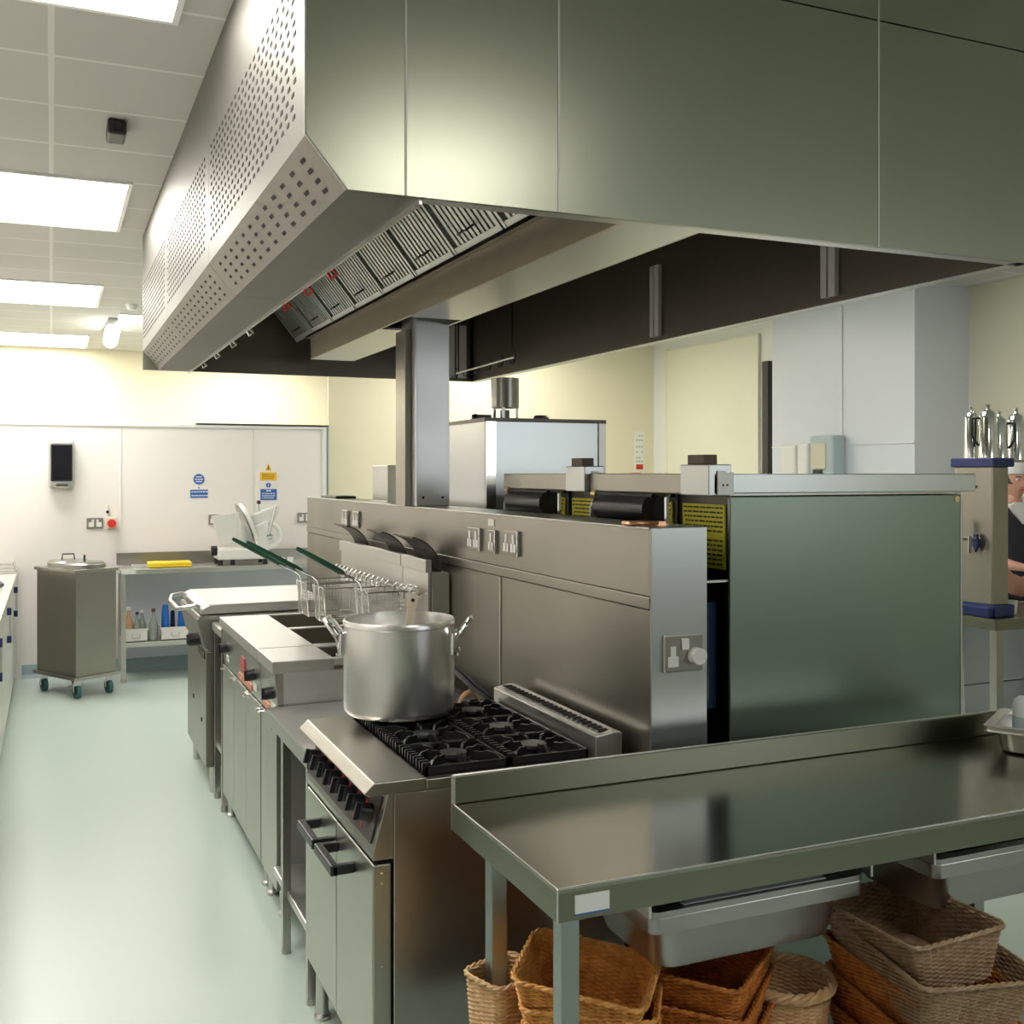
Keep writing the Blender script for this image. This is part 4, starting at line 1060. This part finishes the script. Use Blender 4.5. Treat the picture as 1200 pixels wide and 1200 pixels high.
def flask_at(x,y_,z,label,rz=0,**k):
    t = thing('steel_flask',label,'flask',(0,0,0),'polished steel flasks above the water boiler')
    r = k.get('r',.05); h = k.get('h',.27)
    MB().lathe([(0,0),(r,0),(r,.012),(r*.96,.03),(r*.92,.78*h),(r*.8,.88*h),(r*.62,.92*h),(0,.92*h)],(0,0,0),28).build('flask_body', chrome, t, smooth=True)
    MB().lathe([(0,.92*h),(r*.6,.92*h),(r*.62,.945*h),(r*.25,.97*h),(r*.2,1.0*h),(r*.32,1.03*h),(r*.3,1.07*h),(0,1.08*h)],(0,0,0),20).build('lid', chrome, t, smooth=True)
    MB().tube([(-r*.9,0,.80*h),(-r*1.6,0,.78*h),(-r*1.65,0,.45*h),(-r*1.0,0,.25*h)],.007,8).build('handle', black, t, smooth=True)
    t.location = (x,y_,z); t.rotation_euler = (0,0,rz); return t
flask_at(4.65,4.28,1.749,'leftmost polished steel flask on top of the water boiler',R_(-30))
flask_at(4.665,4.405,1.749,'polished steel flask on the boiler top, behind leftmost one',R_(60),r=.04)
flask_at(4.82,4.36,1.741,'polished steel flask in the middle of the narrow shelf',R_(120),h=.25)
flask_at(4.95,4.36,1.741,'polished steel flask at the right edge of the photo',R_(-100))
tag(MB().lathe([(0,0),(.035,0),(.042,.07),(.038,.07),(.032,.006),(0,.006)],(4.80,4.27,.902),18).build('cup', offwhite, smooth=True),'small pale cup on the drinks table right of the boiler','cup')
t = thing('servery_counter','low cool white counter between the drinks table and the person','counter',(5.2,4.78,0))
srv = nmat('counter_grey_white',(.50,.52,.56),.35)
bx(4.25,6.15,4.72,4.90,.42,.86).build('upper_panel', srv, t); bx(4.25,6.15,4.722,4.90,0,.412).build('lower_panel', srv, t)
tag(MB().tube([(4.93,4.705,.0),(4.91,4.705,.3),(4.89,4.70,.6),(4.87,4.70,.84)],.014,8).build('water_pipe', white, smooth=True),'thin white pipe running up beside the drinks table','pipe')

# ================================================================= PERSON
def skinned(name, joints, edges, mat, parent, root=0, sub=2):
    me = bpy.data.meshes.new(name); me.from_pydata([j[0] for j in joints], edges, [])
    me.materials.append(mat)
    o = bpy.data.objects.new(name, me); C.objects.link(o)
    if parent: o.parent = parent
    o.modifiers.new('skin','SKIN')
    sk = me.skin_vertices[0].data if me.skin_vertices else None
    if sk is None:
        bm = bmesh.new(); bm.from_mesh(me); bm.verts.layers.skin.verify(); bm.to_mesh(me); bm.free(); sk = me.skin_vertices[0].data
    for i,j in enumerate(joints):
        r = j[1]; sk[i].radius = (r,r) if not isinstance(r,tuple) else r
        sk[i].use_root = (i==root)
    s_ = o.modifiers.new('sub','SUBSURF'); s_.levels = sub; s_.render_levels = sub
    for p in me.polygons: p.use_smooth = True
    o.modifiers['skin'].use_smooth_shade = True
    return o
# local frame: person faces -y (towards the table), z up, origin on floor
pers = thing('person','person in white cap, white collar and black apron behind drinks table','person',(0,0,0))
J = [((0,0,.95),(.15,.11)),((0,.0,1.12),(.13,.10)),((0,0,1.30),(.15,.11)),((0,0,1.40),(.09,.08)),((0,-.005,1.47),(.052,.055)),((0,-.02,1.55),(.05,.055)),
     ((.17,0,1.38),.052),((.23,-.02,1.12),.043),((.14,-.24,1.07),.034),((.09,-.32,1.06),.024),
     ((-.17,0,1.38),.052),((-.23,-.02,1.12),.043),((-.14,-.24,1.07),.034),((-.09,-.32,1.06),.024),
     ((.095,0,.88),.095),((.10,-.01,.50),.062),((.105,.01,.10),.042),((.11,-.10,.04),.035),
     ((-.095,0,.88),.095),((-.10,-.01,.50),.062),((-.105,.01,.10),.042),((-.11,-.10,.04),.035)]
Ed = [(0,1),(1,2),(2,3),(3,4),(4,5),(3,6),(6,7),(7,8),(8,9),(3,10),(10,11),(11,12),(12,13),(0,14),(14,15),(15,16),(16,17),(0,18),(18,19),(19,20),(20,21)]
skinned('body', J, Ed, skin, pers)
# hands: palm + five fingers each
for sx in (1,-1):
    b = V((sx*.09,-.32,1.06))
    hj = [(b,.022),(b+V((-sx*.01,-.045,-.005)),.026),(b+V((-sx*.012,-.075,-.010)),.024)]
    he = [(0,1),(1,2)]
    for i,(dx,ln_) in enumerate(((.022,.060),(.008,.070),(-.007,.066),(-.021,.052))):
        k = len(hj); p = hj[2][0]+V((dx,-.010,0))
        hj += [(p,.009),(p+V((0,-ln_*.5,-.006)),.0085),(p+V((0,-ln_*.85,-.03)),.0075)]
        he += [(2,k),(k,k+1),(k+1,k+2)]
    k = len(hj); p = hj[1][0]+V((-sx*.028,-.01,-.002))
    hj += [(p,.010),(p+V((-sx*.014,-.035,-.012)),.008)]; he += [(1,k),(k,k+1)]
    skinned('hand', hj, he, skin, pers)
# head
m = MB(); rows = []
nr_,ns_ = 22,32
for i in range(nr_+1):
    th = PI*i/nr_
    row = []
    for k in range(ns_):
        a = 2*PI*k/ns_; x = math.sin(th)*math.cos(a); y_ = math.sin(th)*math.sin(a); z_ = math.cos(th)
        px,py,pz = x*.075,y_*.095,z_*.118
        if z_<0: px *= 1-.28*(-z_); 
        if y_<0 and z_<.1: py += -.006*max(0,-z_)
        fr = max(0,-y_)
        g = lambda cx_,cz_,s_: math.exp(-((px-cx_)**2/s_[0]**2+(pz-cz_)**2/s_[1]**2))*(1 if y_<-.3 else 0)
        py -= .020*g(0,-.018,(.011,.022)) ; py += .008*(g(.03,.008,(.015,.010))+g(-.03,.008,(.015,.010))); py -= .005*g(0,-.058,(.022,.007)); py -= .005*g(0,-.10,(.02,.015)); py -= .003*g(0,.03,(.05,.01))
        row.append(V((px,py-.02,pz+1.645-.03)))
    rows.append(row)
m.grid(rows); m.build('head', skin, pers, smooth=True)
hc = V((0,-.02,1.615))
for sx in (1,-1):
    MB().lathe([(0,-.028),(.012,-.02),(.016,.005),(.012,.024),(0,.03)],hc+V((sx*.076,.01,0)),12,sx=.5).build('ear', skin, pers, smooth=True)
    e_ = MB().lathe([(0,-.009),(.008,-.005),(.010,0),(.008,.005),(0,.009)],hc+V((sx*.03,-.082,.010)),12).build('eye', white, pers, smooth=True)
    MB().lathe([(0,-.004),(.004,-.002),(.005,0),(.004,.002),(0,.004)],hc+V((sx*.03,-.0905,.010)),10).build('iris', hairm, e_, smooth=True)
    MB().tube([hc+V((sx*.016,-.094,.027)),hc+V((sx*.03,-.094,.031)),hc+V((sx*.045,-.084,.027))],.003,6).build('eyebrow', hairm, pers, smooth=True)
MB().tube([hc+V((-.022,-.090,-.058)),hc+V((0,-.099,-.056)),hc+V((.022,-.090,-.058))],[.002,.005,.002],8).build('lips', nmat('lips',(.45,.14,.12),.5), pers, smooth=True)
rows = []
for i in range(9):
    th = PI*.52*i/8
    rows.append([hc+V((math.sin(th)*math.cos(2*PI*k/28)*.083, .012+math.sin(th)*math.sin(2*PI*k/28)*.100, math.cos(th)*.128-.012)) for k in range(28)])
m = MB(); m.grid(rows); m.build('hair', hairm, pers, smooth=True)
m = MB().lathe([(.086,.045),(.090,.05),(.092,.10),(.085,.128),(.05,.142),(0,.146)],hc+V((0,.01,0)),28,sy=1.18); m.build('cap', clothw, pers, smooth=True)
# clothes
CJ = [((0,0,.92),(.165,.125)),((0,0,1.12),(.15,.12)),((0,0,1.30),(.17,.125)),((0,0,1.39),(.105,.095)),((.175,0,1.375),.066),((.225,-.015,1.17),.060),((-.175,0,1.375),.066),((-.225,-.015,1.17),.060)]
skinned('black_tunic', CJ, [(0,1),(1,2),(2,3),(3,4),(4,5),(3,6),(6,7)], clothb, pers)
TJ = [((0,0,.96),(.158,.12)),((.095,0,.86),.11),((.10,-.01,.50),.080),((.105,.01,.13),.065),((-.095,0,.86),.11),((-.10,-.01,.50),.080),((-.105,.01,.13),.065)]
skinned('trousers', TJ, [(0,1),(1,2),(2,3),(0,4),(4,5),(5,6)], clothb, pers)
MB().tube([V((.062*math.cos(a),-.005+.062*math.sin(a),1.455+.02*math.sin(a))) for a in [i*PI/12 for i in range(24)]],.020,8,closed=True).prism([(-.09,1.45),(0,1.33),(.09,1.45),(.05,1.475),(-.05,1.475)],'y',-.118,-.085).build('white_collar', clothw, pers, smooth=True)
for sx in (1,-1):
    MB().lathe([(0,0),(.048,0),(.05,.03),(.045,.07),(.03,.085),(0,.09)],(sx*.11,-.06,0),18,sy=2.6).build('shoe', black, pers, smooth=True)
pers.location = (5.90,5.22,0); pers.rotation_euler = (0,0,R_(-18))

# ================================================================= LIGHT, WORLD, CAMERA
w = bpy.data.worlds.new('room_world'); bpy.context.scene.world = w; w.use_nodes = True
w.node_tree.nodes['Background'].inputs[0].default_value = (.8,.85,.9,1); w.node_tree.nodes['Background'].inputs[1].default_value = .3
cam = bpy.data.cameras.new('camera'); co = bpy.data.objects.new('camera', cam); C.objects.link(co)
f = 1251.; cam.sensor_width = 36; cam.sensor_fit = 'HORIZONTAL'; cam.lens = f/1200*36
cam.shift_y = -45/1200.; cam.clip_start = .05; cam.clip_end = 60
th = math.atan(540/f)
co.location = (0,0,1.664); co.rotation_euler = (PI/2,0,-th)
sc = bpy.context.scene; sc.camera = co
sc.view_settings.view_transform = 'Standard'; sc.view_settings.look = 'None'; sc.view_settings.gamma = 1; sc.view_settings.use_curve_mapping = False
sc.view_settings.exposure = 0.08
try:
    sc.cycles.max_bounces = 8; sc.cycles.diffuse_bounces = 4; sc.cycles.glossy_bounces = 5
except Exception: pass
